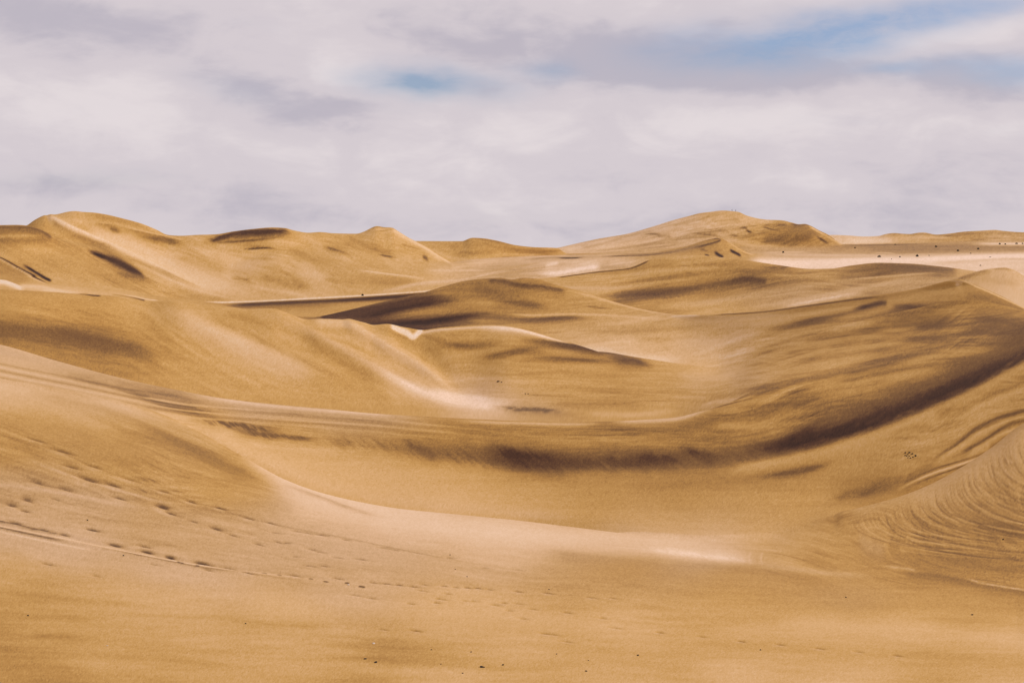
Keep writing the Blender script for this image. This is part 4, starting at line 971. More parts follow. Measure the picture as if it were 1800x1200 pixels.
S('B6', .04, .95, [(1253, 443), (1260, 446), (1266, 449.5), (1273, 452)], 2, 2.6, n=.2, e=(6, 5))
S('B6', .04, .95, [(1280, 438), (1288, 442), (1296, 446), (1304, 450)], 1.8, 2.4, n=.2, e=(6, 6))
S('B6', .14, .8, [(1236, 447), (1242, 448), (1248, 449.5)], 1, 1.2, n=.1)
S('B6', .74, .5, [(1275, 424), (1290, 432), (1305, 442), (1330, 449)], .8, 1.8, n=.1)
S('B6', .34, .4, [(1295, 436), (1306, 444), (1320, 449)], 1, 2, n=.2)
S('B6', .30, .6, [(1225, 438), (1235, 439), (1245, 442)], 2, 2, n=.6, L=6)

S('B7', .36, .6, [(790, 447), (820, 445), (850, 443), (880, 447)], 4, 5, n=.7, L=16)
S('B7', .34, .5, [(820, 420), (835, 419), (870, 424), (910, 432)], 1, 2.5, n=.2)
S('B7', .34, .5, [(860, 432), (920, 440), (985, 444)], 3, 5, n=.3)
S('B7', .36, .5, [(860, 452), (920, 453), (980, 451)], 2, 3, n=.3, p=.4)
S('B7', .66, .5, [(730, 432), (760, 440), (790, 452), (830, 457), (900, 458)], 3, 4, n=.2)
S('B7', .62, .5, [(860, 446), (910, 447), (960, 449)], 1.5, 2, n=.2)

# ---- far summit
for pts, t, a, w in (([(1000, 442), (1060, 428), (1110, 415), (1160, 402)], .50, .5, 2), ([(1020, 444), (1090, 436), (1140, 428), (1200, 428)], .46, .5, 2.5),
                     ([(1080, 425), (1130, 415), (1180, 404), (1230, 396)], .80, .5, 2), ([(1100, 440), (1160, 434), (1210, 426)], .36, .5, 1.6),
                     ([(1110, 430), (1160, 421), (1200, 416)], .78, .5, 2.5), ([(1170, 425), (1210, 419), (1260, 415)], .34, .6, 1.8), ([(1220, 404), (1270, 398), (1320, 394)], .76, .5, 2.5)):
    S('B8', t, a, pts, w, n=.5, L=20)
S('B8', .90, .5, [(990, 440), (1010, 436), (1030, 434)], 2.5, 4, n=.2, p=.5)
for pts, t, a, w in (([(1030, 438), (1090, 424), (1140, 412), (1200, 400), (1260, 390)], .72, .5, 2.5), ([(1050, 443), (1120, 433), (1180, 420), (1250, 412)], .42, .5, 2.5),
                     ([(1120, 418), (1138, 413), (1150, 413), (1170, 418)], .30, .6, 2.0), ([(1150, 415), (1165, 415), (1185, 418)], .38, .5, 3), ([(1205, 410), (1216, 411), (1250, 414), (1275, 418)], .30, .6, 1.4),
                     ([(1180, 420), (1230, 411), (1280, 406)], .36, .5, 1.6), ([(1280, 413), (1285, 413), (1300, 416)], .30, .6, 2.2), ([(1295, 402), (1307, 402), (1315, 407), (1326, 411)], .18, .8, 2.2),
                     ([(1332, 398), (1345, 401), (1360, 406), (1372, 407)], .26, .7, 1.5), ([(1360, 394), (1372, 396), (1385, 396)], .30, .6, 2), ([(1230, 396), (1260, 388), (1290, 386), (1310, 381)], .42, .5, 1.6),
                     ([(1290, 394), (1330, 389), (1370, 391)], .70, .5, 3), ([(1200, 380), (1240, 376), (1270, 374)], .46, .5, 1.5), ([(1225, 386), (1250, 380), (1270, 377)], .40, .5, 1.0),
                     ([(1285, 424), (1330, 414), (1370, 404), (1402, 395)], .36, .6, 1.8), ([(1270, 412), (1310, 404), (1350, 398)], .66, .4, 2),
                     ([(1150, 440), (1200, 432), (1250, 420), (1300, 424)], .60, .4, 3), ([(1100, 436), (1160, 428), (1210, 424)], .42, .4, 2), ([(1060, 430), (1110, 420), (1150, 408)], .68, .4, 2.5)):
    S('B8', t, a, pts, w, n=.35, L=20)
S('B8', .30, .55, [(1325, 421), (1350, 423), (1380, 422), (1410, 418), (1435, 422)], 8, 8, n=.4, L=16, e=(25, 20))  # shaded near face of the summit painted dark
S('B8', .36, .55, [(1360, 412), (1400, 402), (1415, 405), (1440, 415), (1455, 426)], 8, 10, n=.3)
S('B8', .20, .7, [(1432, 414), (1440, 419), (1450, 425), (1458, 430)], 1.5, 2, n=.3)
S('B8', .78, .6, [(1418, 396), (1440, 408), (1460, 420), (1480, 431)], .8, 2, n=.1, e=(10, 5))
S('B8', .38, .5, [(1440, 409), (1458, 420), (1478, 432)], 1, 3, n=.1)
S('B8', .24, .6, [(1385, 393), (1400, 395.5), (1408, 395)], .8, 1.5, n=.2)
S('B8', .64, .5, [(1290, 430), (1330, 432), (1380, 434)], 3, 4, n=.2, p=.3)

# ---- gravel plain
S('PL', .50, .8, [(1320, 441), (1420, 438), (1500, 438), (1650, 438), (1860, 436)], 5, 9, n=.2, L=100, p=.6, e=(40, 2))
S('PL', .38, .65, [(1440, 434), (1520, 433), (1620, 433), (1720, 434), (1860, 434)], 2.5, 6, n=.4, L=90, p=.5, e=(30, 2))
S('PL', .36, .6, [(1500, 440), (1620, 440), (1720, 440), (1860, 439)], 3, 4, n=.5, L=90, p=.5, e=(60, 2))
S('PL', .30, .6, [(1460, 431), (1520, 431), (1570, 430), (1650, 428)], .9, 1.2, n=.3)
S('PL', .74, .6, [(1330, 444), (1390, 443), (1450, 443)], 1.5, 2, n=.3, p=.7)
S('PL', .40, .6, [(1400, 443.5), (1425, 443), (1470, 446)], .9, 1.2, n=.4)
S('PL', .80, .5, [(1530, 445), (1550, 444), (1575, 445.5)], .9, 1.2, n=.2, p=.7)
S('PL', .46, .5, [(1320, 449), (1400, 451), (1480, 452), (1560, 451)], 2, 2.5, n=.3, p=.4)
S('PL', .97, .85, [(1310, 458), (1400, 462), (1500, 459), (1600, 456), (1700, 452), (1860, 448)], 5, 10, n=.15, L=120, p=.9, e=(30, 2))
S('PL', .70, .5, [(1620, 463), (1700, 459), (1780, 455), (1860, 456)], 2, 3, n=.3, p=.8, e=(50, 2))
S('PL', .93, .7, [(1700, 428), (1760, 428), (1860, 427)], 2, 3, n=.2, p=.7, e=(40, 2))
S('B9', .85, .7, [(1480, 424), (1530, 423), (1580, 424)], 5, 5, n=.1, p=.5)
S('B9', .40, .5, [(1590, 423), (1660, 420), (1720, 418), (1800, 420)], 1.5, 2, n=.6, L=26)
S('B9', .36, .5, [(1540, 412), (1571, 411), (1620, 411), (1664, 413)], 1, 2, n=.6, L=16)
S('B9', .40, .5, [(1670, 410), (1722, 409), (1800, 412)], 1.5, 3, n=.6, L=26)
S('B9', .34, .5, [(1700, 420), (1720, 421), (1740, 423)], 1, 1.6, n=.3)
S('B9', .74, .5, [(1560, 418), (1640, 417), (1690, 420)], 1.5, 2, n=.4)

for pts in ([(302, 992), (318, 996)], [(335, 999), (346, 1001)], [(452, 1010), (466, 1013)], [(480, 1014), (492, 1016)], [(536, 1021), (548, 1023)], [(562, 1027), (575, 1029)],
            [(600, 1030), (612, 1031)], [(625, 1036), (640, 1038)]):
    S('FG', .20, .8, pts, 1.2, 1.7, n=.2, e=(4, 4))  # small prints: their shade painted as dark marks, no hollow
S('B6', .76, .5, [(170, 412), (260, 452), (340, 488), (430, 514)], 15, 16, n=.2, p=.2)  # from here, broad slope highlights painted as pale tone
S('B6', .74, .4, [(300, 462), (380, 492), (470, 512)], 10, 10, n=.3, p=.2)
S('B3', .77, .5, [(370, 585), (450, 622), (560, 665)], 12, 15, n=.2, p=.3)
S('B4', .74, .5, [(1150, 602), (1250, 602), (1340, 588)], 9, 12, n=.3, p=.3)
S('B4', .68, .4, [(1240, 578), (1330, 570), (1420, 558)], 6, 8, n=.3, p=.2)
# ---- forms inside the dunes
H('B6', 3.0, [(84, 381), (112, 396), (145, 412), (190, 432), (240, 455), (300, 482), (360, 508)], 9, 7, e=(10, 80))
H('B6', 2.0, [(-40, 450), (0, 456), (40, 476), (90, 501)], 5, 4, e=(3, 30))
H('B6', -2.0, [(150, 442), (200, 458), (250, 485)], 8, 8)
H('B6', 2.0, [(140, 388), (210, 402), (290, 420), (345, 430)], 5, 4)
H('B6', 1.6, [(515, 406), (560, 428), (620, 455)], 6, 5)
H('B6', 1.5, [(615, 472), (680, 483), (760, 492)], 4, 4)
H('B8', 1.6, [(1285, 424), (1340, 412), (1402, 396)], 5, 4)
H('B8', 1.2, [(1180, 420), (1240, 409), (1320, 400), (1370, 405)], 4, 4)
H('B8', 1.4, [(1060, 432), (1150, 412), (1240, 392)], 5, 5)
H('B3', 5.0, [(265, 540), (340, 573), (430, 610), (520, 645), (640, 690)], 22, 20)
H('B3', 4.0, [(472, 548), (540, 585), (620, 628), (720, 678)], 14, 12, e=(25, 70))
H('B3', 4.0, [(600, 566), (660, 600), (720, 635), (800, 682)], 12, 9, e=(20, 60))
H('B3', -5.0, [(680, 586), (730, 604), (780, 645), (830, 690)], 18, 18, e=(30, 60))
H('B3', 3.0, [(880, 578), (960, 601), (1040, 617), (1130, 633)], 7, 5)
H('FG', 4.0, [(1470, 916), (1580, 890), (1700, 836), (1860, 720)], 10, 18, e=(20, 2))
H('BO', 3.0, [(1250, 838), (1400, 812), (1560, 764), (1700, 702), (1860, 618)], 12, 10, e=(80, 2))
H('BO', 1.5, [(1640, 815), (1690, 788), (1730, 762), (1830, 728)], 4, 4, e=(30, 2))
H('BO', 1.5, [(1700, 804), (1740, 780), (1830, 745)], 4, 4, e=(20, 2))

V = V + DV
T = T + .03 * np.exp(-((T - .48) / .14) ** 2)
T = np.where(T < .47, .47 - (.47 - T) * 1.12, T)
gr = rng.normal(0, 0.028, T.shape) + .02 * vnoise(U / 2.6, V / 2.2, 3) + .010 * vnoise(U / 5.5, V / 4.0, 8)
P = np.clip(P, 0, 1)
T = T + gr * (.6 + .8 * np.clip(T, 0, 1)) * np.clip(2.2 / (np.abs(np.gradient(V, axis=0)) + 1e-3), .12, 1.0)
T = np.clip(T, 0.0, 1.08)

# tone -> albedo
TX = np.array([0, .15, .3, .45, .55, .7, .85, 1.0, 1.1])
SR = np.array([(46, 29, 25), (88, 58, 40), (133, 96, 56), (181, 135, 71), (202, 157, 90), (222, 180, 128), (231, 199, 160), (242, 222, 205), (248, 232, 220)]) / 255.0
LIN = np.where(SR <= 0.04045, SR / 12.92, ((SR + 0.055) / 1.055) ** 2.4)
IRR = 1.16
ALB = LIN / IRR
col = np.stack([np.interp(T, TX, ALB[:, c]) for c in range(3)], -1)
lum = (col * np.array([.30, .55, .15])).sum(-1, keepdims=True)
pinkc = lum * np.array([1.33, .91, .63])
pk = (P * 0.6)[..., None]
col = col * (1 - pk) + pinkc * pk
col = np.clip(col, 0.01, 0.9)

X3 = np.exp(LY) * (U - 900) / FOC
Z3 = -np.exp(LY) * (V - HOR) / FOC


def pos(u, v, y):
    return (y * (u - 900) / FOC, y, -y * (v - HOR) / FOC)


# ------------------------------------------------------------------ sand material
def new_mat(name):
    mt = bpy.data.materials.new(name)
    mt.use_nodes = True
    return mt, mt.node_tree, mt.node_tree.nodes['Principled BSDF']


sand, t_, bs = new_mat('wind_blown_sand')
at = t_.nodes.new('ShaderNodeAttribute')
at.attribute_name = 'sand'
ge = t_.nodes.new('ShaderNodeNewGeometry')
n1 = t_.nodes.new('ShaderNodeTexNoise')
n1.inputs['Scale'].default_value = 60
n1.inputs['Detail'].default_value = 6
n1.inputs['Roughness'].default_value = 0.7
mp = t_.nodes.new('ShaderNodeMapping')
mp.inputs['Scale'].default_value = (1, .45, 1)
mp.inputs['Rotation'].default_value = (0, 0, .3)
t_.links.new(ge.outputs['Position'], mp.inputs[0])
t_.links.new(mp.outputs[0], n1.inputs['Vector'])
mr = t_.nodes.new('ShaderNodeMapRange')
mr.inputs['From Min'].default_value = .25
mr.inputs['From Max'].default_value = .75
mr.inputs['To Min'].default_value = .90
mr.inputs['To Max'].default_value = 1.10
t_.links.new(n1.outputs[0], mr.inputs['Value'])
vm = t_.nodes.new('ShaderNodeVectorMath')
vm.operation = 'SCALE'
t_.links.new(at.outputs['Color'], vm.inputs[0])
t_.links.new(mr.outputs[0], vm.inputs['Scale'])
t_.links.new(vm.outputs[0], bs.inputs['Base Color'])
bs.inputs['Roughness'].default_value = 0.95
bs.inputs['Specular IOR Level'].default_value = 0.08
n2 = t_.nodes.new('ShaderNodeTexNoise')
n2.inputs['Scale'].default_value = 3.0
n2.inputs['Detail'].default_value = 5
mp2 = t_.nodes.new('ShaderNodeMapping')
mp2.inputs['Scale'].default_value = (.7, 2.4, 1)
mp2.inputs['Rotation'].default_value = (0, 0, -.25)
t_.links.new(ge.outputs['Position'], mp2.inputs[0])
t_.links.new(mp2.outputs[0], n2.inputs['Vector'])
bu = t_.nodes.new('ShaderNodeBump')
bu.inputs['Strength'].default_value = 0.12
bu.inputs['Distance'].default_value = 0.02
t_.links.new(n2.outputs[0], bu.inputs['Height'])
t_.links.new(bu.outputs[0], bs.inputs['Normal'])

# ------------------------------------------------------------------ cut the sheet into dunes
uf = 0.25 * (U[:-1, :-1] + U[1:, :-1] + U[:-1, 1:] + U[1:, 1:])
vf = 0.25 * (V[:-1, :-1] + V[1:, :-1] + V[:-1, 1:] + V[1:, 1:])
ri = (np.arange(R_ - 1)[:, None] + 0 * uf).astype(int)


def below(n):
    return ri < ROW[n]


ident = np.full(uf.shape, -1)
DUNES = []


def dune(mask, name, label, cat):
    k = len(DUNES)
    DUNES.append((name, label, cat))
    ident[(ident < 0) & mask] = k


wl = np.interp(uf, [1455, 1480, 1540, 1640, 1800, 1950], [925, 960, 1000, 1022, 1050, 1075])
dune(below('fgdip') & (uf > 1455) & (vf < wl), 'sand_dune', 'brown wind-combed tongue of sand with curved grooves at right', 'dune')
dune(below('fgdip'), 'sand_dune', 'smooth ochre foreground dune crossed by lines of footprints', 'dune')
dune(below('rimdip'), 'sand_dune', 'golden hollow with a dark mineral streak under its thin pale rim', 'dune')
lc = np.interp(vf, [560, 579, 592, 640, 700, 730], [744, 744, 726, 772, 850, 900])
dune(below('middip') & (uf < lc), 'sand_dune', 'ochre dune with diagonal pale ribs behind the hollow on the left', 'dune')
dune(below('middip') & (uf < 1290), 'sand_dune', 'low rounded dune with a dark line under its crest, mid picture', 'dune')
dune(below('peakdip') & (uf > 1235), 'sand_dune', 'broad brown streaked dune rising to a sharp peak at right', 'dune')
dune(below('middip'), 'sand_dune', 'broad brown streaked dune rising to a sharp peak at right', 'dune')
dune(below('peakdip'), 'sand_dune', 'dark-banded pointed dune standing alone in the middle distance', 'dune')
dune(below('strmid') & (uf > 1660), 'sand_dune', 'small pale ochre dune behind the sharp peak at the right edge', 'dune')
dune(below('strdip') & (uf < 745), 'sand_dune', 'low olive dune with a straight dark edge in the left valley', 'dune')
dune(below('strdip'), 'sand_dune', 'striped dune with horizontal brown bands below the pale plain', 'dune')
dune(below('knolldip') & (uf < 112) & (ri >= ROW['lowface']), 'sand_dune', 'dark-capped knoll in front of the tall dune at the left edge', 'dune')
dune(below('bigdip') & (uf < 545), 'sand_dune', 'tall dune with a bright diagonal ridge and black sand patches on the left', 'dune')
dune(below('bigdip') & (uf < 800), 'sand_dune', 'ochre dune with a small flat-topped peak left of the centre', 'dune')
dune((ri >= ROW['lowface']) & below('knolldip') & (uf > 1130) & (uf < 1335), 'sand_dune', 'small dune with two black patches at the foot of the far summit', 'dune')
dune(below('bigdip') & (uf < 1150), 'valley_floor', 'pale sandy valley floor between the dunes', 'valley floor')
dune(below('fardip') & (uf < 1000), 'sand_dune', 'brown dune ridge low on the skyline left of the far summit', 'dune')
dune((ri >= ROW['fardip']) & below('hilldip') & (uf < 1484), 'sand_dune', 'highest far dune with a rounded summit on the right skyline', 'dune')
dune(below('hilldip'), 'gravel_plain', 'flat plain of pale and brown gravel dotted with dark bushes', 'plain')
dune(ident < 0, 'dune_range', 'long low range of tan dunes on the far right horizon', 'dunes')

co_all = np.stack([X3, np.exp(LY), Z3], -1).astype(np.float32)
idx = np.arange(R_ * N_).reshape(R_, N_)
quads = np.stack([idx[:-1, :-1], idx[:-1, 1:], idx[1:, 1:], idx[1:, :-1]], -1)
# outward normals: near-left, near-right, far-right, far-left is counter-clockwise from above
flat_co, flat_col = co_all.reshape(-1, 3), col.reshape(-1, 3)


def sheet(name, f):
    used, inv = np.unique(f, return_inverse=True)
    me = bpy.data.meshes.new(name)
    me.vertices.add(len(used))
    me.vertices.foreach_set('co', flat_co[used].ravel())
    nf = len(f)
    me.loops.add(nf * 4)
    me.polygons.add(nf)
    me.loops.foreach_set('vertex_index', inv.ravel().astype(np.int32))
    me.polygons.foreach_set('loop_start', np.arange(0, nf * 4, 4, dtype=np.int32))
    me.polygons.foreach_set('use_smooth', np.ones(nf, dtype=bool))
    me.update()
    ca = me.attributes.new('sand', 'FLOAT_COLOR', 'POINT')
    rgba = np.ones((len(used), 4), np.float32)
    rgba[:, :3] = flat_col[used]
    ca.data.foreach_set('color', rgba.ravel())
    me.materials.append(sand)
    o = bpy.data.objects.new(name, me)
    C.collection.objects.link(o)
    return o


done = {}
for k, (name, label, cat) in enumerate(DUNES):
    done.setdefault(label, []).append(k)
for label, ks in done.items():
    f = quads[np.isin(ident, ks)]
    if not len(f):
        continue
    name, _, cat = DUNES[ks[0]]
    o = sheet(name, f)
    o['kind'], o['label'], o['category'] = 'structure', label, cat

# the desert beyond, out to the horizon
floor_m, ft, fb = new_mat('desert_floor_sand')
fb.inputs['Base Color'].default_value = (.44, .30, .16, 1)
fb.inputs['Roughness'].default_value = .95
me = bpy.data.meshes.new('desert_floor')
ang = [2 * math.pi * i / 64 for i in range(64)]
vv = [(0, 0, -30)] + [(50000 * math.cos(a), 50000 * math.sin(a), -30) for a in ang]
me.from_pydata(vv, [], [(0, 1 + i, 1 + (i + 1) % 64) for i in range(64)])
me.materials.append(floor_m)
o = bpy.data.objects.new('desert_floor', me)
C.collection.objects.link(o)
o['kind'], o['label'], o['category'] = 'structure', 'flat sandy desert floor reaching to the horizon beyond the dunes', 'ground'

# ------------------------------------------------------------------ things standing on the sand
vmin = np.minimum.accumulate(V, axis=0)


def ground(u, v):
    """the visible point of the sand at a bearing and depression"""
    j = int(np.argmin(np.abs(ucol - u)))
    c = vmin[:, j]
    i = int(np.argmax(c <= v)) if (c <= v).any() else R_ - 1
    y = float(np.exp(LY[i, j]))
    return (y * (u - 900) / FOC, y, float(Z3[i, j]) + 0.0)


def tag(o, label, cat, group=None):
    o['label'], o['category'] = label, cat
    if group:
        o['group'] = group


def simple_mat(name, c, var=.35, sc=8.0, rough=.9):
    mt, tr, b = new_mat(name)
    tcn = tr.nodes.new('ShaderNodeTexCoord')
    nn = tr.nodes.new('ShaderNodeTexNoise')
    nn.inputs['Scale'].default_value = sc
    nn.inputs['Detail'].default_value = 4
    tr.links.new(tcn.outputs['Object'], nn.inputs['Vector'])
    rp = tr.nodes.new('ShaderNodeValToRGB')
    rp.color_ramp.elements[0].position, rp.color_ramp.elements[1].position = .3, .7
    rp.color_ramp.elements[0].color = (*[x * (1 - var) for x in c], 1)
    rp.color_ramp.elements[1].color = (*[x * (1 + var) for x in c], 1)
    tr.links.new(nn.outputs[0], rp.inputs[0])
    tr.links.new(rp.outputs[0], b.inputs['Base Color'])
    b.inputs['Roughness'].default_value = rough
    return mt


bush_m = simple_mat('bush_leaves', (.020, .020, .012))
hum_m = simple_mat('hummock_sand', (.36, .25, .14))
rock_m = simple_mat('dark_stone', (.028, .018, .014))
brown_m = simple_mat('brown_stone', (.10, .055, .03))
pale_m = simple_mat('pale_stone', (.75, .66, .56))
skin_m = simple_mat('skin', (.22, .12, .08))
coat_m = simple_mat('dark_coat', (.035, .032, .04))
coat2_m = simple_mat('grey_coat', (.05, .042, .045))


def mesh_obj(name, vs_, fs, mat, parent=None, smooth=False):
    me = bpy.data.meshes.new(name)
    me.from_pydata(vs_, [], fs)
    me.materials.append(mat)
    if smooth:
        me.polygons.foreach_set('use_smooth', [True] * len(me.polygons))
    o = bpy.data.objects.new(name, me)
    C.collection.objects.link(o)
    o.parent = parent
    return o


def empty(name, loc):
    o = bpy.data.objects.new(name, None)
    o.empty_display_size = .3
    C.collection.objects.link(o)
    o.location = loc
    return o


def lump(seed, sx, sy, sz, nu=10, nv=6, rough=.22, sink=.25):
    """an irregular stone"""
    r = random.Random(seed)
    vs_, fs = [], []
    ph = [(r.uniform(0, 6.28), r.uniform(1, 3.4), r.uniform(1, 3.4)) for _ in range(4)]
    for j in range(nv + 1):
        th = math.pi * j / nv
        for i in range(nu):
            a = 2 * math.pi * i / nu
            d = 1 + rough * sum(math.sin(p[0] + p[1] * math.cos(a) * 2 + p[2] * th) for p in ph) / 2 + r.uniform(-.06, .06)
            vs_.append((sx * d * math.sin(th) * math.cos(a), sy * d * math.sin(th) * math.sin(a), sz * (d * math.cos(th) + 1 - 2 * sink)))
    for j in range(nv):
        for i in range(nu):
            fs.append((j * nu + i, (j + 1) * nu + i, (j + 1) * nu + (i + 1) % nu, j * nu + (i + 1) % nu))
    return vs_, fs


def leaves(seed, rx, rz, n, s):
    """a tussock of upright leafy sprays"""
    r = random.Random(seed)
    vs_, fs = [], []
    for k in range(n):
        a, rr = r.uniform(0, 6.283), math.sqrt(r.random())
        x, y = rx * rr * math.cos(a), rx * rr * math.sin(a)
        zt = rz * (1 - .6 * rr * rr) * r.uniform(.15, 1.0)
        b = r.uniform(0, 6.283)
        dx, dy, dz = s * math.cos(b), s * math.sin(b), s * r.uniform(.2, 1.0)
        i0 = len(vs_)
        vs_ += [(x - dx * .5, y - dy * .5, zt), (x + dx * .5, y + dy * .5, zt + dz * .2), (x + dx * .7 - dy * .2, y + dy * .7 + dx * .2, zt + dz), (x - dx * .1 + dy * .2, y - dy * .1 - dx * .2, zt + dz * .9)]
        fs.append((i0, i0 + 1, i0 + 2, i0 + 3))
    return vs_, fs


BUSH = [
    (1544.3, 452.2, 5.2, 2.4, 'widest dark bush on the plain, near the pale strip behind the striped dune'),
    (1611, 451.0, 3.8, 2.6, 'round dark bush at the edge of the pale strip, right of the widest bush'),
    (1580.7, 452.2, 2.4, 1.6, 'small dark bush between the widest bush and the round bush on the plain'),
    (1501.5, 436.3, 2.6, 1.5, 'small dark bush beside the foot of the far summit'),
    (1572, 430.6, 3.4, 1.2, 'low flat bush on the far dark edge of the plain'),
    (1643.7, 434.8, 3.4, 2.2, 'dark bush alone in the upper part of the brown plain band'),
    (1682.4, 441.6, 3.4, 2.2, 'dark bush low in the middle of the brown plain band'),
    (1717.7, 438.8, 3.2, 2.1, 'dark bush right of the middle of the brown plain band'),
    (1704.7, 446.2, 1.9, 1.2, 'tiny bush at the lower border of the brown plain band'),
    (1755.3, 429.8, 2.6, 1.8, 'leftmost bush of the far row under the tan dune range'),
    (1765, 429.9, 2.4, 1.6, 'second bush from the left in the far row under the dune range'),
    (1784.8, 429.2, 3.6, 1.8, 'widest bush of the far row under the dune range'),
    (1795.3, 429.0, 2.2, 1.5, 'last bush of the far row at the right edge of the picture'),
    (1722.3, 467.2, 2.4, 1.2, 'faint small bush on the pale strip above the small ochre dune'),
    (1375.8, 444.6, 2.8, 2.2, 'lone dark bush on pale ground below the far summit'),
    (1631.8, 449.6, 1.6, 1.0, 'tiny bush just right of the round bush at the pale strip'),
    (1566, 455.8, 1.6, .9, 'tiny bush in the pale strip below the widest bush'),
    (1739, 452.2, 3.4, .8, 'thin flat scrub on the pale strip near the right edge'),
    (637.3, 520.6, 3.4, 2.4, 'single dark bush on the bright line of the left valley'),
]
for i, (u, v, wpx, hpx, lab) in enumerate(BUSH):
    g = ground(u, v)
    k = g[1] / FOC
    w, h = wpx * k * 1.15, hpx * k * 1.25
    t = empty('desert_bush', g)
    tag(t, lab, 'bush', 'dark bushes scattered over the plain')
    a, b = leaves(i, w * .5, h, 150, h * .33)
    mesh_obj('foliage', a, b, bush_m, t)
    a, b = lump(900 + i, w * .6, w * .6, h * .16, 10, 4, .1, .5)
    mesh_obj('hummock', a, b, hum_m, t, True)

STONE = [
    (637.5, 1169.6, 5.0, 2.0, 'd', 'flat dark pebble just left of the larger flat pebble, bottom of the foreground'),
    (656.5, 1175.0, 6.0, 2.8, 'd', 'larger flat dark pebble of the pair near the bottom left of centre'),
    (845.5, 1184, 6.0, 3.4, 'd', 'largest black stone at the bottom edge, in a brown smear of sand'),
    (849.5, 1185, 3.6, 1.8, 'd', 'small stone touching the right side of the largest black stone'),
    (883.5, 1180, 3.8, 2.4, 'd', 'dark pebble a little right of the largest black stone'),
    (1032.5, 1191, 3.6, 2.2, 'd', 'dark pebble alone at the bottom edge right of centre'),
    (1125, 1163, 3.2, 2.4, 'd', 'dark round pebble on bare sand in the lower right of centre'),
    (811.7, 1195, 3.0, 1.6, 'b', 'brown pebble at the bottom edge left of the largest black stone'),
    (979.6, 1159.6, 2.4, 1.6, 'd', 'tiny dark pebble above the lone bottom-edge pebble, slightly to its left'),
    (1036.7, 1171.7, 2.2, 1.4, 'b', 'tiny brown pebble straight above the lone bottom-edge pebble'),
    (827, 1156.7, 2.6, 1.8, 'b', 'tiny brown pebble above the largest black stone'),
    (756, 1151.7, 2.6, 1.8, 'b', 'tiny brown pebble on bare sand between the flat pair and the largest stone'),
    (773, 1178, 2.2, 1.5, 'b', 'faint brown pebble left of the largest black stone'),
    (653, 1141, 5.2, 2.4, 'p', 'pale broken shell fragment above the pair of flat dark pebbles'),
    (609, 1035, 4.0, 2.0, 'p', 'small pale chip among the footprints left of centre'),
    (177, 1145, 3.0, 1.8, 'p', 'small pale chip low on the left of the foreground dune'),
    (1495, 1057.5, 2.6, 2.0, 'd', 'dark pebble below the wind-combed tongue on smooth sand'),
    (1721, 1089, 3.6, 2.2, 'd', 'dark pebble on smooth sand in the lower right'),
    (1343.8, 1153, 2.8, 2.0, 'd', 'dark pebble below a faint line of footprints at lower right'),
    (1773, 954, 3.4, 2.4, 'd', 'dark pebble on the grooved brown tongue near the right edge'),
    (36.7, 1091, 3.0, 2.4, 'd', 'dark pebble near the left edge of the foreground'),
    (146, 919.6, 2.6, 2.2, 'd', 'dark pebble just above the footprint trail on the left'),
    (424.6, 1105, 2.6, 2.2, 'd', 'dark pebble alone on bare sand in the lower left'),
    (209, 982.5, 2.6, 2.2, 'd', 'dark pebble just below the footprint trail on the left'),
    (966, 1043, 2.4, 1.6, 'd', 'dark pebble at the end of the middle line of footprints'),
    (820, 1020, 2.2, 1.6, 'd', 'tiny dark pebble on bare sand above the middle line of footprints'),
    (799, 1007, 2.0, 1.6, 'b', 'tiny brown pebble above and left of the one over the middle footprints'),
    (790, 981, 2.2, 1.6, 'd', 'tiny dark pebble on pinkish sand near the upper line of footprints'),
    (876, 671.5, 5.0, 2.4, 'b', 'brown stone on the flank of the low rounded dune above the pale basin'),
    (881.5, 672.5, 3.0, 1.6, 'b', 'smaller brown stone just right of the one above the pale basin'),
    (923.5, 694, 2.6, 1.6, 'b', 'left one of two faint stones at the edge of the pale basin'),
    (928.5, 694, 2.4, 1.5, 'b', 'right one of two faint stones at the edge of the pale basin'),
]
# the little heap in the hollow on the right
for (cx, cy, w, h, kd, lab) in [
    (638, 518, 2.6, 2.2, 'd', 'upper left dark stone standing off the little heap in the hollow'),
    (858, 530, 4.0, 2.4, 'd', 'long black stone at the top of the little heap in the hollow'),
    (775, 606, 2.6, 2.0, 'd', 'dark stone under the long black one in the heap'),
    (940, 612, 1.8, 1.2, 'b', 'smallest brown stone in the middle of the heap'),
    (1010, 602, 3.0, 2.4, 'd', 'black stone right of the long one in the heap'),
    (1183, 720, 3.8, 2.8, 'd', 'biggest black stone at the right end of the heap'),
    (635, 670, 2.6, 2.2, 'b', 'brown stone at the left end of the heap'),
    (718, 740, 2.6, 2.2, 'b', 'brown stone low on the left of the heap'),
    (850, 690, 2.2, 2.0, 'b', 'brown stone in the centre of the heap'),
    (780, 800, 2.0, 1.6, 'b', 'faint brown stone at the bottom left of the heap'),
    (915, 822, 3.2, 2.0, 'b', 'reddish stone at the bottom of the heap'),
    (1048, 795, 2.4, 2.0, 'd', 'dark stone at the bottom right of the heap'),
]:
    STONE.append((1575 + cx / 30.0, 780 + cy / 30.0 + h * .4, w, h, kd, lab))
for i, (u, v, wpx, hpx, kd, lab) in enumerate(STONE):
    g = ground(u, v)
    k = g[1] / FOC
    w = wpx * k * .55
    h = hpx * k * .55
    a, b = lump(300 + i, w, w * .8, h, 10, 6)
    o = mesh_obj('stone', a, b, {'d': rock_m, 'b': brown_m, 'p': pale_m}[kd], None, False)
    o.location = g
    o.rotation_euler = (0, 0, pr.uniform(-.4, .4))
    tag(o, lab, 'stone', 'stones in the little heap' if i >= len(STONE) - 12 else 'loose stones lying on the sand')


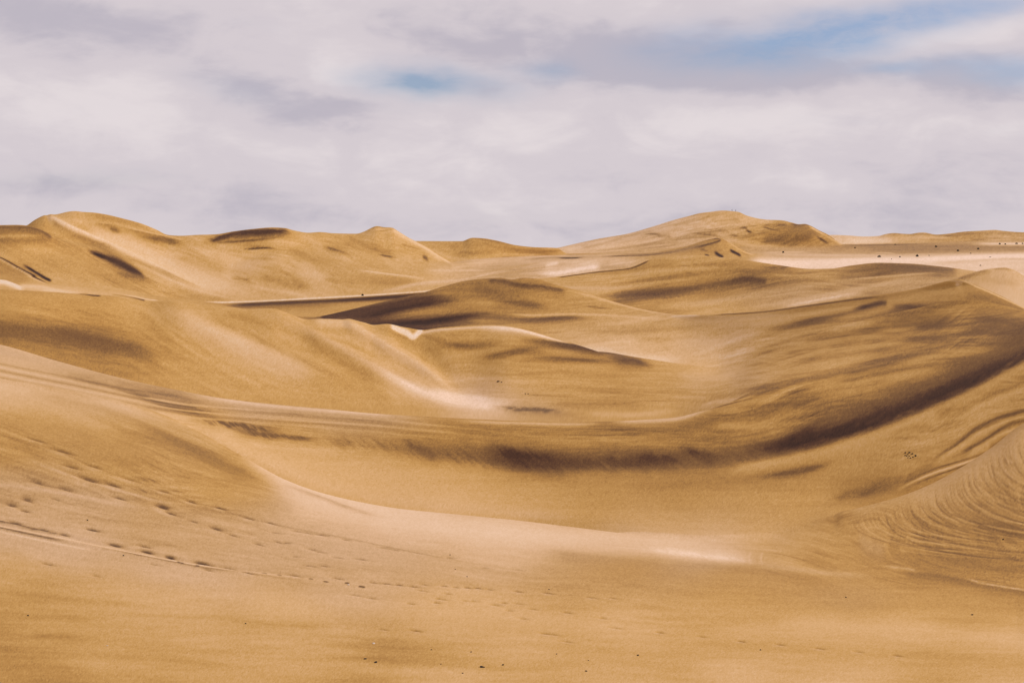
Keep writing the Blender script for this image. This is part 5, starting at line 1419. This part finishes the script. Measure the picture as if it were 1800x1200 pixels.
def person(u, v, hgt, coat, lab, lean):
    g = ground(u, v)
    t = empty('person', (g[0], g[1], g[2] - .02))
    tag(t, lab, 'person', 'people on the far summit')
    me = bpy.data.meshes.new('body')
    pts = [(0, 0, .93), (0, 0, 1.18), (0, 0, 1.42), (0, .01, 1.52), (0, .02, 1.64), (0, .02, 1.76),
           (.10, 0, .90), (.12, .03, .48), (.13, 0, .06), (.13, -.14, .03),
           (-.10, 0, .90), (-.12, -.03, .48), (-.13, 0, .06), (-.13, -.14, .03),
           (.20, 0, 1.40), (.27, .03, 1.12), (.24 + lean, -.12, .92), (-.20, 0, 1.40), (-.27, .03, 1.12), (-.24, -.12, .92)]
    ed = [(0, 1), (1, 2), (2, 3), (3, 4), (4, 5), (0, 6), (6, 7), (7, 8), (8, 9), (0, 10), (10, 11), (11, 12), (12, 13), (2, 14), (14, 15), (15, 16), (2, 17), (17, 18), (18, 19)]
    rad = [.17, .16, .17, .07, .11, .08, .11, .075, .055, .05, .11, .075, .055, .05, .085, .06, .045, .085, .06, .045]
    me.from_pydata(pts, ed, [])
    b = bpy.data.objects.new('body', me)
    C.collection.objects.link(b)
    b.parent = t
    mdf = b.modifiers.new('skin', 'SKIN')
    lay = me.skin_vertices[0].data if me.skin_vertices else None
    if lay:
        for i_, r_ in enumerate(rad):
            lay[i_].radius = (r_, r_)
        lay[0].use_root = True
    sb = b.modifiers.new('smooth', 'SUBSURF')
    sb.levels = sb.render_levels = 1
    me.materials.append(coat)
    hv, hf = lump(44, .12, .12, .10, 10, 6, .03, .5)
    hr = mesh_obj('hair', hv, hf, coat2_m, t, True)
    hr.location = (0, .03, 1.78)
    hv, hf = lump(45, .22, .16, .38, 10, 6, .05, .5)
    hr = mesh_obj('jacket', hv, hf, coat, t, True)
    hr.location = (0, .0, 1.18)
    t.scale = (hgt / 1.85,) * 3
    return t


person(1285.3, 371.8, 1.85, coat2_m, 'left one of two tiny dark figures on the far summit', .04)
person(1291.7, 372.4, 1.85, coat_m, 'right one of two tiny dark figures on the far summit', -.03)
